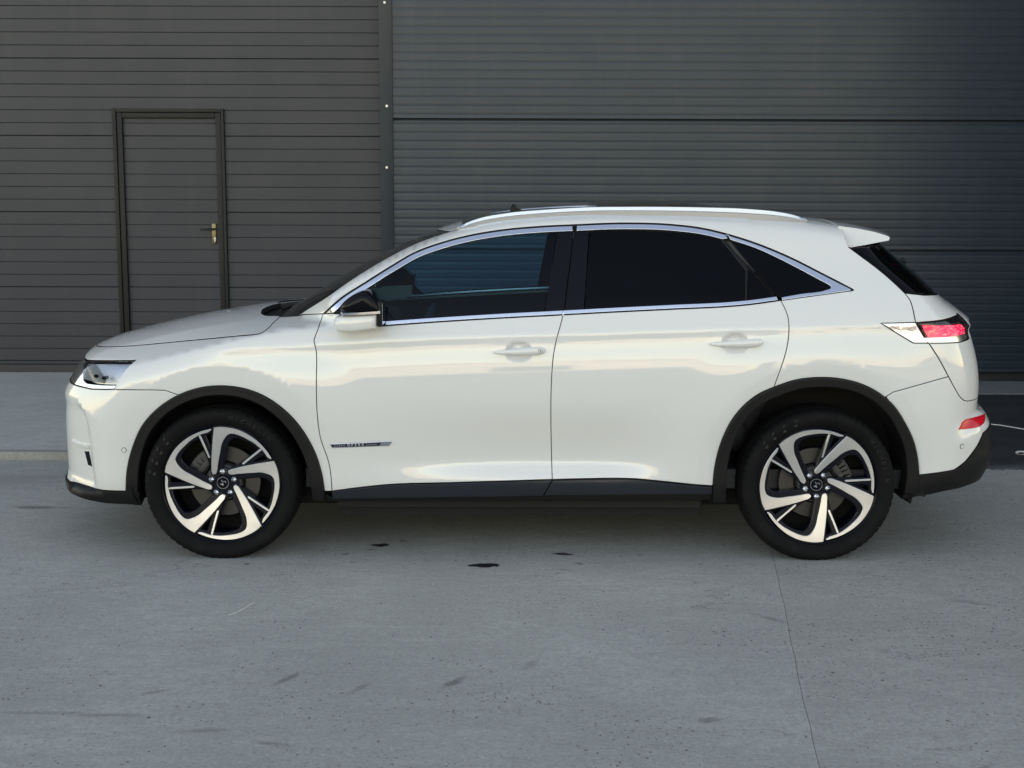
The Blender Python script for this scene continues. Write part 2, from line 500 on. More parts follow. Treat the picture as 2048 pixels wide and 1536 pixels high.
# ------------------------------------------------------------------ materials
def concrete(name, base, var=.05, pits=1., warm=(1, 1, 1), stains=()):
    m = mat(name, base, .88); t = NT(m)
    p = t.pos()
    pst = t.vmath('MULTIPLY', p, (1, 1.6, 1))
    n1 = t.noise(p, .9, 5, .6); n2 = t.noise(pst, 7, 6, .65); n3 = t.noise(p, 60, 4, .7); n4 = t.noise(t.vmath('MULTIPLY', p, (.35, 5, 1)), 3, 4, .6)
    c = t.mix(t.ramp(n1, .32, .68), tuple(b * .90 for b in base), tuple(b * 1.10 for b in base))
    c = t.mix(t.ramp(t.noise(p, 26, 4, .7), .44, .60, 0, .40), c, tuple(b * .80 for b in base))
    c = t.mix(t.ramp(n2, .42, .60, 0, .35), c, tuple(b * .78 for b in base))
    c = t.mix(t.ramp(n4, .52, .75, 0, .35), c, tuple(b * 1.2 for b in base))
    c = t.mix(t.ramp(n3, .38, .62, 0, .45), c, t.mix(1., c, (.68, .68, .68), 'MULTIPLY'))
    c = t.mix(t.ramp(t.noise(t.vmath('MULTIPLY', p, (1, 1.5, 1)), 190, 2, .6),   .40, .62, 0, .3), c, t.mix(1., c, (.72, .72, .72), 'MULTIPLY'))
    clump = t.ramp(t.noise(p, 1.3, 3, .6), .42, .66)
    pitm = None
    for sc, th, keep, st in ((7, .055, .45, .85), (14, .115, .45, 1.), (24, .17, .50, .95), (46, .24, .55, .85), (80, .3, .6, .6)):
        v = t.vor(p, sc)
        spot = t.ramp(t.math('ADD', v.outputs["Distance"], t.math('MULTIPLY', t.math('SUBTRACT', t.noise(p, sc * 3, 2), .5), .12)), th, th * .45)
        g = t.new("ShaderNodeSeparateColor"); t.put(g.inputs[0], v.outputs["Color"])
        sel = t.ramp(g.outputs[0], keep, keep + .04)
        if sc > 10: sel = t.math('MULTIPLY', sel, t.math('ADD', .25, t.math('MULTIPLY', clump, .75)))
        q = t.math('MULTIPLY', t.math('MULTIPLY', spot, sel), st * pits, clamp=True)
        pitm = q if pitm is None else t.math('MAXIMUM', pitm, q)
    c = t.mix(pitm, c, tuple(b * .16 for b in base))
    lv = t.vor(p, 55); g = t.new("ShaderNodeSeparateColor"); t.put(g.inputs[0], lv.outputs["Color"])
    lite = t.math('MULTIPLY', t.ramp(lv.outputs["Distance"], .2, .08), t.ramp(g.outputs[1], .80, .84))
    c = t.mix(t.math('MULTIPLY', lite, .6), c, tuple(min(1, b * 1.7) for b in base))
    # cracks: thin contour lines of a stretched noise
    cn = t.noise(t.vmath('MULTIPLY', p, (.5, 1.1, 1)), .55, 9, .62)
    crk = t.ramp(t.math('ABSOLUTE', t.math('SUBTRACT', cn, .53)), .0028, .0008)
    crk = t.math('MULTIPLY', crk, t.ramp(t.noise(p, 1.7, 2), .50, .60))
    c = t.mix(t.math('MULTIPLY', crk, .55), c, tuple(b * .3 for b in base))
    wet = None
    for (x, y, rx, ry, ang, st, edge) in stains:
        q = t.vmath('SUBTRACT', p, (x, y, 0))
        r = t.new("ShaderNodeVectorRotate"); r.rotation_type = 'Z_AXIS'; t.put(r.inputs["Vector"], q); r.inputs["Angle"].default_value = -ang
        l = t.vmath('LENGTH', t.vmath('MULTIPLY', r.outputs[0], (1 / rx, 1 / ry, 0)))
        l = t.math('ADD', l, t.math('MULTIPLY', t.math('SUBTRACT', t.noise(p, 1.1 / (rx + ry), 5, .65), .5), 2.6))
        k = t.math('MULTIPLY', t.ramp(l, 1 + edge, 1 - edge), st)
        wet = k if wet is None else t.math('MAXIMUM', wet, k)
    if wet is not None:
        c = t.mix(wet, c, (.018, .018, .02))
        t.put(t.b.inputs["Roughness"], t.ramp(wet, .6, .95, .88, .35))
    t.put(t.b.inputs["Base Color"], c)
    h = t.math('ADD', t.math('MULTIPLY', n3, .5), t.math('MULTIPLY', n2, .8))
    h = t.math('SUBTRACT', h, t.math('MULTIPLY', pitm, .9))
    t.put(t.b.inputs["Normal"], t.bump(h, .35, .006))
    return m

_st = []
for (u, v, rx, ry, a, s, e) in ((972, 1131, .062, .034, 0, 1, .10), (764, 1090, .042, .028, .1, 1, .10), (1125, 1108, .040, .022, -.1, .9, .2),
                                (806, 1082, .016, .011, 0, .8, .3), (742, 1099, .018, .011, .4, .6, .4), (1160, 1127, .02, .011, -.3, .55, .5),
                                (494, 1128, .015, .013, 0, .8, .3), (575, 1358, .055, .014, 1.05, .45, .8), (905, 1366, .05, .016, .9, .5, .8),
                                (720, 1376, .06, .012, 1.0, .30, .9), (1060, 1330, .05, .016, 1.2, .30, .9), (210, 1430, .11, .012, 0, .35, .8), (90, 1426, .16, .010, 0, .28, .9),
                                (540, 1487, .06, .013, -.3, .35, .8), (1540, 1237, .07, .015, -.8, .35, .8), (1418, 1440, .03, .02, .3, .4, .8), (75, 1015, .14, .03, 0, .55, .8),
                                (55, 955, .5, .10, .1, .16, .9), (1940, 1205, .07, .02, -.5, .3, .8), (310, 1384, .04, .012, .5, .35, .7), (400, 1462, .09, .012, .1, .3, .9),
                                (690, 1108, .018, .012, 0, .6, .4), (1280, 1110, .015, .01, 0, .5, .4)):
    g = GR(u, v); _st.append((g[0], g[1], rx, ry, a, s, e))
M_CON = concrete("yard_concrete", (.384, .376, .344), stains=_st)
M_CON2 = concrete("coarse_concrete", (.362, .352, .320), pits=1.4, stains=[s for s in _st if s[0] > .8])
M_PAVE = concrete("pavement_concrete", (.46, .45, .425), pits=.35)
M_KERB = concrete("kerb_concrete", (.33, .32, .29), pits=.3)
M_SILL = concrete("sill_concrete", (.20, .205, .20), pits=.3)
M_GROUND = concrete("far_ground", (.22, .22, .21), pits=.3)
M_ASPH = mat("asphalt", (.022, .023, .026), .75); t = NT(M_ASPH)
_p = t.pos(); _n = t.noise(_p, 90, 3, .7); _n2 = t.noise(_p, 3, 5, .6)
_ed = t.new("ShaderNodeSeparateXYZ"); t.put(_ed.inputs[0], _p)
_dust = t.math('MULTIPLY', t.ramp(t.math('ADD', _ed.outputs[1], t.math('MULTIPLY', t.noise(_p, 14, 5, .7), .5)), 1.62, 1.32), .5)
t.put(t.b.inputs["Base Color"], t.mix(_dust, t.mix(t.ramp(_n2, .4, .7), (.014, .015, .018), (.03, .03, .033)), (.2, .2, .2)))
t.put(t.b.inputs["Normal"], t.bump(_n, .5, .004))

def cladding(name, base, rough, grain=.06):
    m = mat(name, base, rough, spec=.34); t = NT(m); p = t.pos()
    n = t.noise(p, .8, 4, .6); d = t.noise(t.vmath('MULTIPLY', p, (1, 1, .12)), 6, 5, .65)
    st = t.noise(t.vmath('MULTIPLY', p, (40, 40, 400)), 1, 2, .5)
    c = t.mix(t.ramp(n, .3, .7), tuple(b * .97 for b in base), tuple(b * 1.03 for b in base))
    c = t.mix(t.ramp(d, .5, .75, 0, .10), c, (.085, .083, .075))
    t.put(t.b.inputs["Base Color"], c)
    t.put(t.b.inputs["Roughness"], t.ramp(t.noise(p, 2.2, 5, .65), .3, .7, rough - .02, rough + .03))
    h = t.math('ADD', t.math('MULTIPLY', st, grain), t.math('MULTIPLY', t.noise(t.vmath('MULTIPLY', p, (.7, .7, 2.5)), 1.6, 2), .35))
    t.put(t.b.inputs["Normal"], t.bump(h, .22, .010))
    return m
M_CLADR = cladding("anthracite_sheet", (.017, .031, .046), .33)
M_CLADL = cladding("graphite_board", (.030, .033, .041), .44)
M_FLASH = cladding("flashing_sheet", (.026, .036, .045), .38)
M_FRAME = cladding("door_frame_paint", (.009, .0085, .0075), .55)
M_GAP = mat("joint_shadow", (.008, .008, .009), .8)
M_BASEF = mat("base_flashing_paint", (.02, .022, .026), .35)
M_BRASS = mat("aged_brass", (.20, .16, .09), .4, 1)
M_DKMET = mat("dark_metal", (.03, .03, .03), .3, .8)
M_STEEL = mat("zinc_screw", (.5, .5, .5), .3, .6)
M_WHITE = mat("white_plastic", (.7, .7, .68), .5)

# ------------------------------------------------------------------ ground, slabs, pavement
b = MB(); b.add([(-400, -400, -.05), (400, -400, -.05), (400, 400, -.05), (-400, 400, -.05)], [(0, 1, 2, 3)])
ground = tag(b.build("ground", M_GROUND), kind="structure")

def prism(poly, z0, z1):
    n = len(poly)
    v = [(x, y, z0) for x, y in poly] + [(x, y, z1) for x, y in poly]
    f = [tuple(range(n))[::-1], tuple(range(n, 2 * n))] + [(i, (i + 1) % n, (i + 1) % n + n, i + n) for i in range(n)]
    return v, f
def jx(y): return 1.18 + (y + .87) * .137 + .003 * math.sin(y * 3) + .0015 * math.sin(y * 11 + 1)
ys = np.linspace(-8.2, 1.352, 90)
edge = [(jx(y) + .0015 * math.sin(y * 61) + .0015 * math.sin(y * 137), y) for y in ys]
v, f = prism([(-13, -8.2)] + [(x - .0009, y) for x, y in edge] + [(-13, 1.352)], -.045, 0)
mk("concrete_slab", v, f, M_CON, ground, label="smoother concrete slab under the car's front and middle")
v, f = prism([(9, 1.352)] + [(x + .0009, y) for x, y in edge][::-1] + [(9, -8.2)], -.045, 0)
mk("concrete_slab", v, f, M_CON2, ground, label="coarser concrete slab right of the long joint")
for i, (x0, x1) in enumerate(((-13, -6.5), (-6.495, -.3), (-.295, 5.9), (5.905, 12))):
    v, f = prism([(x0, -15), (x1, -15), (x1, -8.206), (x0, -8.206)], -.045, -.001)
    mk("concrete_slab", v, f, M_CON2 if i % 2 else M_CON, ground)

PAVX = -.32
v, f = prism([(-20, 1.44), (PAVX, 1.44), (PAVX, 5.30), (-20, 5.30)], -.04, .050)
pav = tag(mk("pavement", v, f, M_PAVE), kind="structure")
x = -20.0
while x < PAVX - .1:
    x2 = min(x + 3.0, PAVX)
    m = MB(); m.rbox(x + .002, x2 - .002, 1.356, 1.437, -.04, .0515 - .002 * random.random(), .006)
    m.build("kerb_stone", M_KERB, pav, angle=40); x = x2
xs = np.arange(PAVX + .004, 4.72, .02)
front = [(x_, 1.14 + .02 * math.sin(x_ * 7) + .018 * RNG.standard_normal()) for x_ in xs]
v, f = prism(front + [(4.72, 4.28), (PAVX + .004, 4.28)], -.03, .004)
asph = tag(mk("asphalt_strip", v, f, M_ASPH), kind="structure")
v, f = prism([(PAVX + .004, 4.284), (4.72, 4.284), (4.72, 5.03), (PAVX + .004, 5.03)], -.03, .016)
tag(mk("concrete_apron", v, f, M_SILL), kind="structure")

# ------------------------------------------------------------------ ribbed warehouse wall on the right
YR, YL = 5.04, 5.18
wh = tag(empty("warehouse", (1.8, YR, 0)), "dark blue-grey warehouse wall of wide finely ribbed metal panels behind the car", "warehouse")
def W2(o): o.location = (-1.8, -YR, 0); return o
XC0 = UN(758.5, 120, YR)[0]; XC1 = UN(786.5, 300, YR)[0]
XE = 4.66
def rib_profile(z0, z1):
    H = z1 - z0; n = 15; per = H / n
    pr = [(.016, z0), (.004, z0 + .004), (0, z0 + .008)]
    for i in range(n):
        c = z0 + per * (i + .5)
        pr += [(0, c - .005), (.0007, c - .0015), (.0007, c + .0015), (0, c + .005)]
        if i < n - 1:
            c2 = c + per / 2
            pr += [(0, c2 - .004), (.00025, c2), (0, c2 + .004)]
    pr += [(0, z1 - .008), (.004, z1 - .004), (.016, z1)]
    return pr
zz = [.085, 1.198, 2.348, 3.498, 4.648, 5.798, 6.948, 8.098, 9.248, 10.398, 11.548, 12.698, 13.848, 16.0]
for i in range(len(zz) - 1):
    pr = rib_profile(zz[i] + .004, zz[i + 1] - .004)
    vv = []
    for (d, z) in pr: vv += [(XC1 - .02, YR + d, z), (XE, YR + d, z)]
    ff = [(2 * k, 2 * k + 1, 2 * k + 3, 2 * k + 2) for k in range(len(pr) - 1)]
    W2(mk("wall_panel", vv, ff, M_CLADR, wh, angle=25))
m = MB(); m.box(XC1 - .03, XE + .02, YR + .018, YR + .06, 0, 16.02); W2(m.build("panel_core", M_GAP, wh))
m = MB(); m.rbox(XC0, XC1, YR - .022, YR + .20, 0, 16.02, .003); cf = W2(m.build("corner_flashing", M_FLASH, wh, angle=40))
for (u, v_) in ((769, 5), (773.5, 212), (773.5, 335)):
    q = UN(u, v_, YR - .02)
    m = MB(); m.tube([(q[0], YR - .0215, q[2]), (q[0], YR - .025, q[2])], .011, 12); m.tube([(q[0], YR - .0255, q[2]), (q[0], YR - .031, q[2])], .008, 6)
    m.build("screw", M_STEEL, cf)
m = MB(); m.rbox(XC1, XE, YR - .012, YR + .02, .016, .075, .003); m.box(XC1, XE, YR - .016, YR - .008, .076, .083); W2(m.build("base_flashing", M_BASEF, wh))
m = MB(); m.box(XE + .03, 4.95, .9, YR + .3, 0, 16.0); m.box(XE, XE + .03, YR - .01, YR + .3, 0, 16.0); W2(m.build("side_wall", M_BASEF, wh, label="dark projecting side wall of the warehouse, unseen and lengthened to darken its panels"))  # wall out of view, run long so it darkens the panels' right end
m = MB(); m.box(XC0 + .02, 12, YR + .21, 24, 0, 16.0); m.box(4.96, 12, .9, YR + .2, 0, 15.9); W2(m.build("building_core", M_GAP, wh))

# ------------------------------------------------------------------ boarded wall on the left, with the door
bw = tag(empty("boarded_wall", (-3.5, YL, .05)), "dark grey wall of narrow horizontal boards with a pedestrian door", "wall")
def L2(o): o.location = (3.5, -YL, -.05); return o
PH = .6813 / 6
ZB = 1.5202
dl0 = UN(223, 225, YL - .03)[0]; dr1 = UN(447, 225, YL - .03)[0]
dl1 = UN(243, 240, YL - .03)[0]; dr0 = UN(430, 240, YL - .03)[0]
dtop = UN(330, 217, YL - .03)[2]; dtop0 = UN(330, 236, YL - .03)[2]
def board(parent, x0, x1, z0, z1, y, fix, row=1):
    ga = .0030 if row % 6 == 0 else .0011; gb = .0030 if row % 6 == 5 else .0011      # wider joints every sixth board, between sections
    da = .012 if row % 6 == 0 else .006; db = .012 if row % 6 == 5 else .006
    pr = [(da, z0 + ga * .5), (.0025, z0 + ga), (.0, z0 + ga + .003), (0, z1 - gb - .003), (.0025, z1 - gb), (db, z1 - gb * .5)]
    vv = []
    for (d, z) in pr: vv += [(x0, y + d, z), (x1, y + d, z)]
    ff = [(2 * k, 2 * k + 1, 2 * k + 3, 2 * k + 2) for k in range(5)]
    o = mk("board", vv, ff, M_CLADL, parent, angle=35)
    return fix(o)
k0 = int(math.floor((.14 - ZB) / PH))
leaf = mk("door", [(dl1, YL - .004, .14), (dr0, YL - .004, .14), (dr0, YL - .004, dtop0), (dl1, YL - .004, dtop0)][:0] or
          [(dl1 - .02, YL + .03, .10), (dr0 + .02, YL + .03, .10), (dr0 + .02, YL + .03, dtop0 + .01), (dl1 - .02, YL + .03, dtop0 + .01)], [(0, 1, 2, 3)], M_GAP, bw, label="flush pedestrian door in the boarded wall")
L2(leaf)
def none(o): return o
KTOP = int(math.ceil((3.75 - ZB) / PH))
for k in range(k0, KTOP):
    z0, z1 = ZB + k * PH, ZB + (k + 1) * PH
    z0 = max(z0, .125)
    if z1 <= z0 + .03: continue
    if z0 < dtop:
        board(bw, -9.5, dl0 + .004, z0, z1, YL, L2, k); board(bw, dr1 - .004, XC0 + .03, z0, z1, YL, L2, k)
        if z1 > dtop + .02: board(bw, dl0 + .004, dr1 - .004, dtop - .01, z1, YL + .0, L2, k)
        if z0 < dtop0: board(leaf, dl1 - .01, dr0 + .01, z0, min(z1, dtop0 + .01), YL + .012, none, k)
    else:
        board(bw, -9.5, XC0 + .03, z0, z1, YL, L2, k)
m = MB(); m.box(-9.5, XC0 + .03, YL, YL + .02, ZB + KTOP * PH + .002, 16.0); L2(m.build("upper_sheet", M_CLADL, bw))
m = MB(); m.box(-9.5, XC0 + .03, YL + .0165, YL + .05, .05, 16.0); L2(m.build("wall_core", M_GAP, bw))
m = MB(); m.rbox(-9.5, dl0, YL - .01, YL + .02, .05, .122, .003); m.rbox(dr1, XC0 + .03, YL - .01, YL + .02, .05, .122, .003); L2(m.build("base_flashing", M_BASEF, bw))
m = MB(); m.box(-9.5, XC0 + .02, YL + .07, 24, 0, 15.95); L2(m.build("building_core", M_GAP, bw))
m = MB()
wl_ = (dl1 - dl0)
m.rbox(dl0, dl0 + wl_ * .42, YL - .035, YL + .02, .05, dtop, .004); m.rbox(dl0 + wl_ * .46, dl1, YL - .024, YL + .03, .05, dtop - .035, .004)
m.rbox(dr1 - wl_ * .30, dr1, YL - .035, YL + .02, .05, dtop, .004); m.rbox(dr0, dr1 - wl_ * .34, YL - .024, YL + .03, .05, dtop - .035, .004)
m.rbox(dl0 + wl_ * .43, dr1 - wl_ * .31, YL - .034, YL + .02, dtop - .034, dtop - .001, .004); m.rbox(dl1 + .002, dr0 - .002, YL - .023, YL + .03, dtop0, dtop - .037, .004)
m.rbox(dl1 + .002, dr0 - .002, YL - .02, YL + .03, .052, .123, .004)
m.build("frame", M_FRAME, leaf, angle=40)
q0 = UN(428, 447, YL - .01); q1 = UN(428, 488, YL - .01)
m = MB(); m.rbox(q0[0] - .022, q0[0] + .014, YL - .008, YL + .012, q1[2], q0[2], .004); m.build("lock_plate", M_BRASS, leaf, angle=40)
m = MB(); hz = UN(420, 458, YL - .03)[2]; hx = UN(429, 458, YL - .03)[0]; hx0 = UN(400, 458, YL - .05)[0]
m.tube([(hx, YL, hz), (hx, YL - .05, hz)], .009, 10); m.tube([(hx + .006, YL - .05, hz), (hx - .03, YL - .053, hz), (hx0, YL - .05, hz - .004)], [.010, .010, .008], 10); m.build("handle", M_DKMET, leaf, angle=40)
m = MB(); cz = UN(427, 477, YL)[2]; m.tube([(hx - .002, YL - .006, cz), (hx - .002, YL - .018, cz)], .011, 12); m.rbox(hx - .008, hx + .004, YL - .018, YL - .008, cz - .03, cz, .002); m.build("lock_cylinder", M_STEEL, leaf)

# ------------------------------------------------------------------ what stands across the yard and mirrors in the paint
M_CREAM = mat("cream_render", (.6, .57, .5), .9); t = NT(M_CREAM); _n = t.noise(t.pos(), .35, 5, .6)
t.put(t.b.inputs["Base Color"], t.mix(t.ramp(_n, .35, .65), (.54, .51, .44), (.66, .63, .56)))
M_RWHITE = mat("white_roof_sheet", (.8, .8, .78), .6)
M_DGLASS = mat("dark_window", (.02, .025, .03), .08)
def hall(name, x0, x1, y, dep, h, label, wm):
    r = tag(empty(name, ((x0 + x1) / 2, y - dep / 2, -.05)), label, "building")
    ox, oy = (x0 + x1) / 2, y - dep / 2
    def P(o): o.location = (-ox, -oy, .05); return o
    m = MB(); m.box(x0, x1, y - dep, y, -.05, h); P(m.build("wall", wm, r))
    m = MB(); m.box(x0 - .3, x1 + .3, y - dep - .3, y + .35, h + .003, h + .45); P(m.build("roof", M_RWHITE, r))
    x = x0 + 3
    for wx in (x0 + 5, x1 - 7):
        m = MB(); m.box(wx, wx + 3.0, y + .002, y + .06, .2, h * .62); P(m.build('gate', M_DGLASS, r))
    return r
hall("storage_hall", -34, 6, -44, 14, 3.3, "long cream hall with a white roof edge standing across the yard", M_CREAM)
hall("workshop_building", 11, 46, -54, 16, 5.0, "taller cream workshop farther across the yard on the right", M_CREAM)
# ------------------------------------------------------------------ car materials
M_PAINT = mat("pearl_white_paint", (.67, .67, .655), .5, 0, 1.0, .008, .15); t = NT(M_PAINT)
t.b.inputs["Coat IOR"].default_value = 1.65
_fl = t.vor(t.pos(), 900)
_c = t.new("ShaderNodeSeparateColor"); t.put(_c.inputs[0], _fl.outputs["Color"])
t.put(t.b.inputs["Roughness"], t.ramp(_c.outputs[0], 0, 1, .40, .56))
t.put(t.b.inputs["Coat Normal"], t.bump(t.noise(t.pos(), 260, 2, .5), .035, .0006))
t.b.inputs["Metallic"].default_value = 0.
M_BLK = mat("black_plastic", (.0065, .0065, .0068), .5, spec=.24); t = NT(M_BLK)
t.put(t.b.inputs["Normal"], t.bump(t.noise(t.pos(), 1100, 2), .25, .0006))
M_SILLP = mat("satin_grey_cladding", (.016, .019, .026), .30, spec=.32)
M_GBLK = mat("gloss_black", (.005, .005, .008), .07, spec=.14)
M_INNER = mat("inner_shell", (.010, .010, .011), .8)
M_CHROME = mat("satin_chrome", (.66, .69, .76), .20, 1)
M_BRIGHT = mat("bright_chrome", (.82, .84, .86), .06, 1)
M_TYRE = mat("tyre_rubber", (.006, .006, .0065), .75, spec=.13); t = NT(M_TYRE); _p = t.pos()
t.put(t.b.inputs["Base Color"], t.mix(t.ramp(t.noise(_p, 7, 4, .7), .45, .75), (.005, .005, .0055), (.010, .0097, .0093)))
M_TXT = mat("tyre_lettering", (.022, .022, .024), .55, spec=.3)
M_ALLOY = mat("machined_alloy", (.78, .78, .78), .33, 1)
M_RIMD = mat("blue_black_rim_paint", (.004, .005, .010), .25, spec=.25)
M_DISC = mat("brake_disc_steel", (.075, .072, .07), .45, 1)
M_CAST = mat("cast_iron", (.05, .048, .045), .6, .3)
M_RED = mat("red_reflector", (.62, .006, .016), .16, spec=.3)
M_SEAT = mat("seat_leather", (.035, .035, .038), .55)
M_TRIMI = mat("dashboard_plastic", (.03, .032, .035), .6)
M_LIGHTI = mat("headliner_fabric", (.22, .22, .21), .9)
M_CAPR = mat("cap_ring_metal", (.22, .22, .24), .3, 1)
M_NUT = mat("lug_nut_chrome", (.9, .9, .9), .22, 1)
M_BADGE = mat("badge_black", (.010, .010, .022), .2)
M_UNDER = mat("underbody", (.006, .006, .006), .9)

def glass_mat(name, tint, refl_rough=.01, ior=1.5, cover=0.):
    m = bpy.data.materials.new(name); m.use_nodes = True
    n = m.node_tree.nodes; l = m.node_tree.links; n.clear()
    out = n.new("ShaderNodeOutputMaterial"); mx = n.new("ShaderNodeMixShader")
    tr = n.new("ShaderNodeBsdfTransparent"); tr.inputs[0].default_value = (*tint, 1)
    gl = n.new("ShaderNodeBsdfGlossy"); gl.inputs["Roughness"].default_value = refl_rough; gl.inputs["Color"].default_value = (.95, .97, 1, 1)
    fr = n.new("ShaderNodeFresnel"); fr.inputs[0].default_value = ior
    l.new(fr.outputs[0], mx.inputs[0]); l.new(tr.outputs[0], mx.inputs[1]); l.new(gl.outputs[0], mx.inputs[2]); l.new(mx.outputs[0], out.inputs[0])
    return m
M_GLASS = glass_mat("tinted_glass", (.36, .68, .82), ior=1.28)
M_PRIV = glass_mat("privacy_glass", (.012, .016, .036), ior=1.24)
M_WSG = glass_mat("windscreen_glass", (.20, .27, .25), ior=1.35)
M_LENS = glass_mat("clear_lens", (.93, .95, .97))
M_RLENS = glass_mat("smoked_red_lens", (.80, .30, .34))
M_LED = bpy.data.materials.new("tail_lamp_glow"); M_LED.use_nodes = True
t = NT(M_LED); t.b.inputs["Base Color"].default_value = (.5, .01, .04, 1); t.b.inputs["Roughness"].default_value = .2
_p = t.pos()
_r = t.new("ShaderNodeVectorRotate"); _r.rotation_type = 'Y_AXIS'; t.put(_r.inputs["Vector"], _p); _r.inputs["Angle"].default_value = .3
_v = t.noise(t.vmath('MULTIPLY', _r.outputs[0], (45, 45, 150)), 1., 3, .6, .6)
t.put(t.b.inputs["Emission Color"], t.mix(t.ramp(_v, .50, .68), (.95, .008, .10), (1., .30, .34)))
t.put(t.b.inputs["Emission Strength"], t.ramp(_v, .25, .42, .16, .40))

# ------------------------------------------------------------------ outlines of the car's pieces
SHUT = cr([(184.6, 688.3), (193, 691), (204.5, 692.2), (227, 692.2), (260, 691), (300, 687.8), (364, 681.6), (440, 674.5), (477.6, 670.8), (508, 668), (519, 666.3), (527, 662.8), (534.3, 657.8), (547, 645), (560.9, 632)])
GAP1 = cr([(646, 627.4), (640.5, 644), (634.5, 662.2), (629.5, 675), (628, 681.5), (629.5, 689), (631.9, 699), (633.3, 718), (632.7, 757), (633, 800), (636.6, 850.4), (641, 876.8), (648, 898), (654, 914), (660, 938.3), (662.5, 960), (663.9, 982.3)])
GAPB = cr([(1148.3, 448.7), (1143.5, 490), (1139, 529.4), (1132.5, 580), (1126.5, 627.7), (1122, 646), (1113.2, 678.8), (1107.5, 707), (1103.7, 747.9), (1101.8, 806.5), (1102.4, 879.7), (1104.5, 958.8)])
GAPC = cr([(1450, 467), (1462, 486), (1500, 531), (1535, 572), (1556.5, 594), (1561.4, 600.8), (1569, 615), (1574.7, 629), (1578, 652.3), (1576.6, 678.8), (1569.7, 712), (1559.8, 741.9), (1548.2, 774.2)])
ARCF = cr([(252.2, 981.5), (254.8, 937.6), (266.1, 892.3), (285, 850.8), (311.5, 820.5), (356.8, 790.3), (402, 775.2), (439.8, 771.5), (477.6, 774.8), (515.4, 785.8), (553, 807.3), (587, 837.5), (613.5, 873.4), (632.4, 911.2), (643.7, 949), (649, 982.5)])
ARCR = cr([(1425.3, 1003), (1426, 971.6), (1431, 926.3), (1442.3, 884.7), (1463, 841.3), (1489.5, 809.2), (1519.7, 786.6), (1548.2, 774.2), (1591.5, 759.8), (1636.8, 754.8), (1682, 757.6), (1719.9, 766.9), (1757.6, 785.8), (1787.8, 812.2), (1810.5, 847), (1827.5, 884.7), (1835, 918.7), (1837.7, 950.)])
DOT = cr([(646, 627.4), (679.3, 597.5), (732.4, 562.6), (782.2, 531.1), (832, 502.6), (881.8, 484.6), (931.6, 471.3), (998, 459.7), (1081, 451.9), (1148.3, 448.7), (1246, 445.2), (1345.6, 448.4), (1412, 457), (1450, 466.2), (1511.6, 485.6), (1578, 512.8), (1644.4, 546), (1705.5, 577.6)], 20)
DOB = cr([(1704, 581.2), (1644.4, 589.2), (1561.4, 600.8), (1495, 609.8), (1461.8, 612.8), (1345.6, 618.6), (1212.8, 625.2), (1126.5, 629.9), (998, 636.6), (865.2, 644.8), (770, 651.6)], 24)
SILL = cr([(663.9, 982.3), (702.5, 977), (775.8, 969), (893, 965.3), (1010.2, 961.8), (1104.5, 958.8), (1180, 956.9), (1233, 956.3), (1262.4, 956.9), (1318.6, 961.7), (1404, 970.3), (1426, 971.6)])
BUMF = np.array([(142, 778.4), (183, 778.5), (227, 778.8), (300, 780), (330, 780.9), (355.5, 789.6)])
APIL = cr([(597, 630), (610.4, 620.9), (648.5, 596.8), (699.2, 561), (765.6, 520), (832, 485.8), (899, 462.2)])
RAILL = cr([(899, 462.2), (915, 457.5), (945, 449.5), (977, 443), (1055, 433), (1153, 427), (1260, 424), (1400, 427.5), (1497, 431.5), (1591, 438.5), (1615, 441.5), (1650, 447.5), (1684, 454.6)])
SPLIT = cr([(1684, 454.6), (1689.5, 474), (1697.7, 494.8)])
RGE = cr([(1697.7, 494.8), (1723.7, 514), (1753.4, 536.2), (1783, 561), (1809.5, 586)])
TGAP = cr([(1809.5, 586), (1819.9, 599.6), (1825.6, 616.6), (1828.5, 630), (1831.5, 645)])
TGAP2 = cr([(1858, 686.5), (1878.5, 718.6), (1897.3, 753.3), (1912.4, 780.9), (1921.9, 795.5), (1928, 800.5), (1935, 802.4)])
def pick(curve, a, b):             # the piece of a curve between the points nearest to a and b
    i = np.linalg.norm(curve - np.array(a), axis=1).argmin(); j = np.linalg.norm(curve - np.array(b), axis=1).argmin()
    return curve[i:j + 1] if i <= j else curve[j:i + 1][::-1]

_h = hit([(1038, 703), (1471, 686.5)])
for q in _h: CUPS.append((q[0], q[2], .060, .047, .016))

_q = hit([(160, 811), (168, 822), (174, 832), (179, 850), (182.5, 872), (186, 900), (190, 935), (193, 952)])
_z = _q[:, 2]; _t = np.arctan2(XA - _q[:, 0], -_q[:, 1]); _o = np.argsort(_z)
FOLDS += [np.concatenate([[.2], _z[_o], [.78]]), np.concatenate([[_t[_o][0]], _t[_o], [_t[_o][-1] + .12]])]

car = tag(empty("parked_car", (0, 0, 0)), "pearl white five-door crossover parked side-on with black arches and two-tone alloy wheels", "car")
P = panel

# doors (their own skins carry the pieces fixed to them)
fdo = P("front_door", tw(cat(GAP1, pick(SILL, (664, 982), (1104.5, 958.8)), rev(pick(GAPB, (1126.5, 627.7), (1104.5, 958.8))), pick(DOB, (1126.5, 629.9), (770, 651.6)), [(745, 653), (712, 645), (694, 634), (682, 627.6), (664, 627.2)])), M_PAINT, car, h=.013)
rdo = P("rear_door", tw(cat(pick(GAPB, (1126.5, 630), (1104.5, 958.8)), pick(SILL, (1104.5, 958.8), (1426, 971.6)), pick(ARCR, (1426, 971.6), (1548.2, 774.2)), rev(pick(GAPC, (1561.4, 600.8), (1548.2, 774.2))), pick(DOB, (1561.4, 600.8), (1126.5, 629.9)))), M_PAINT, car, h=.013)

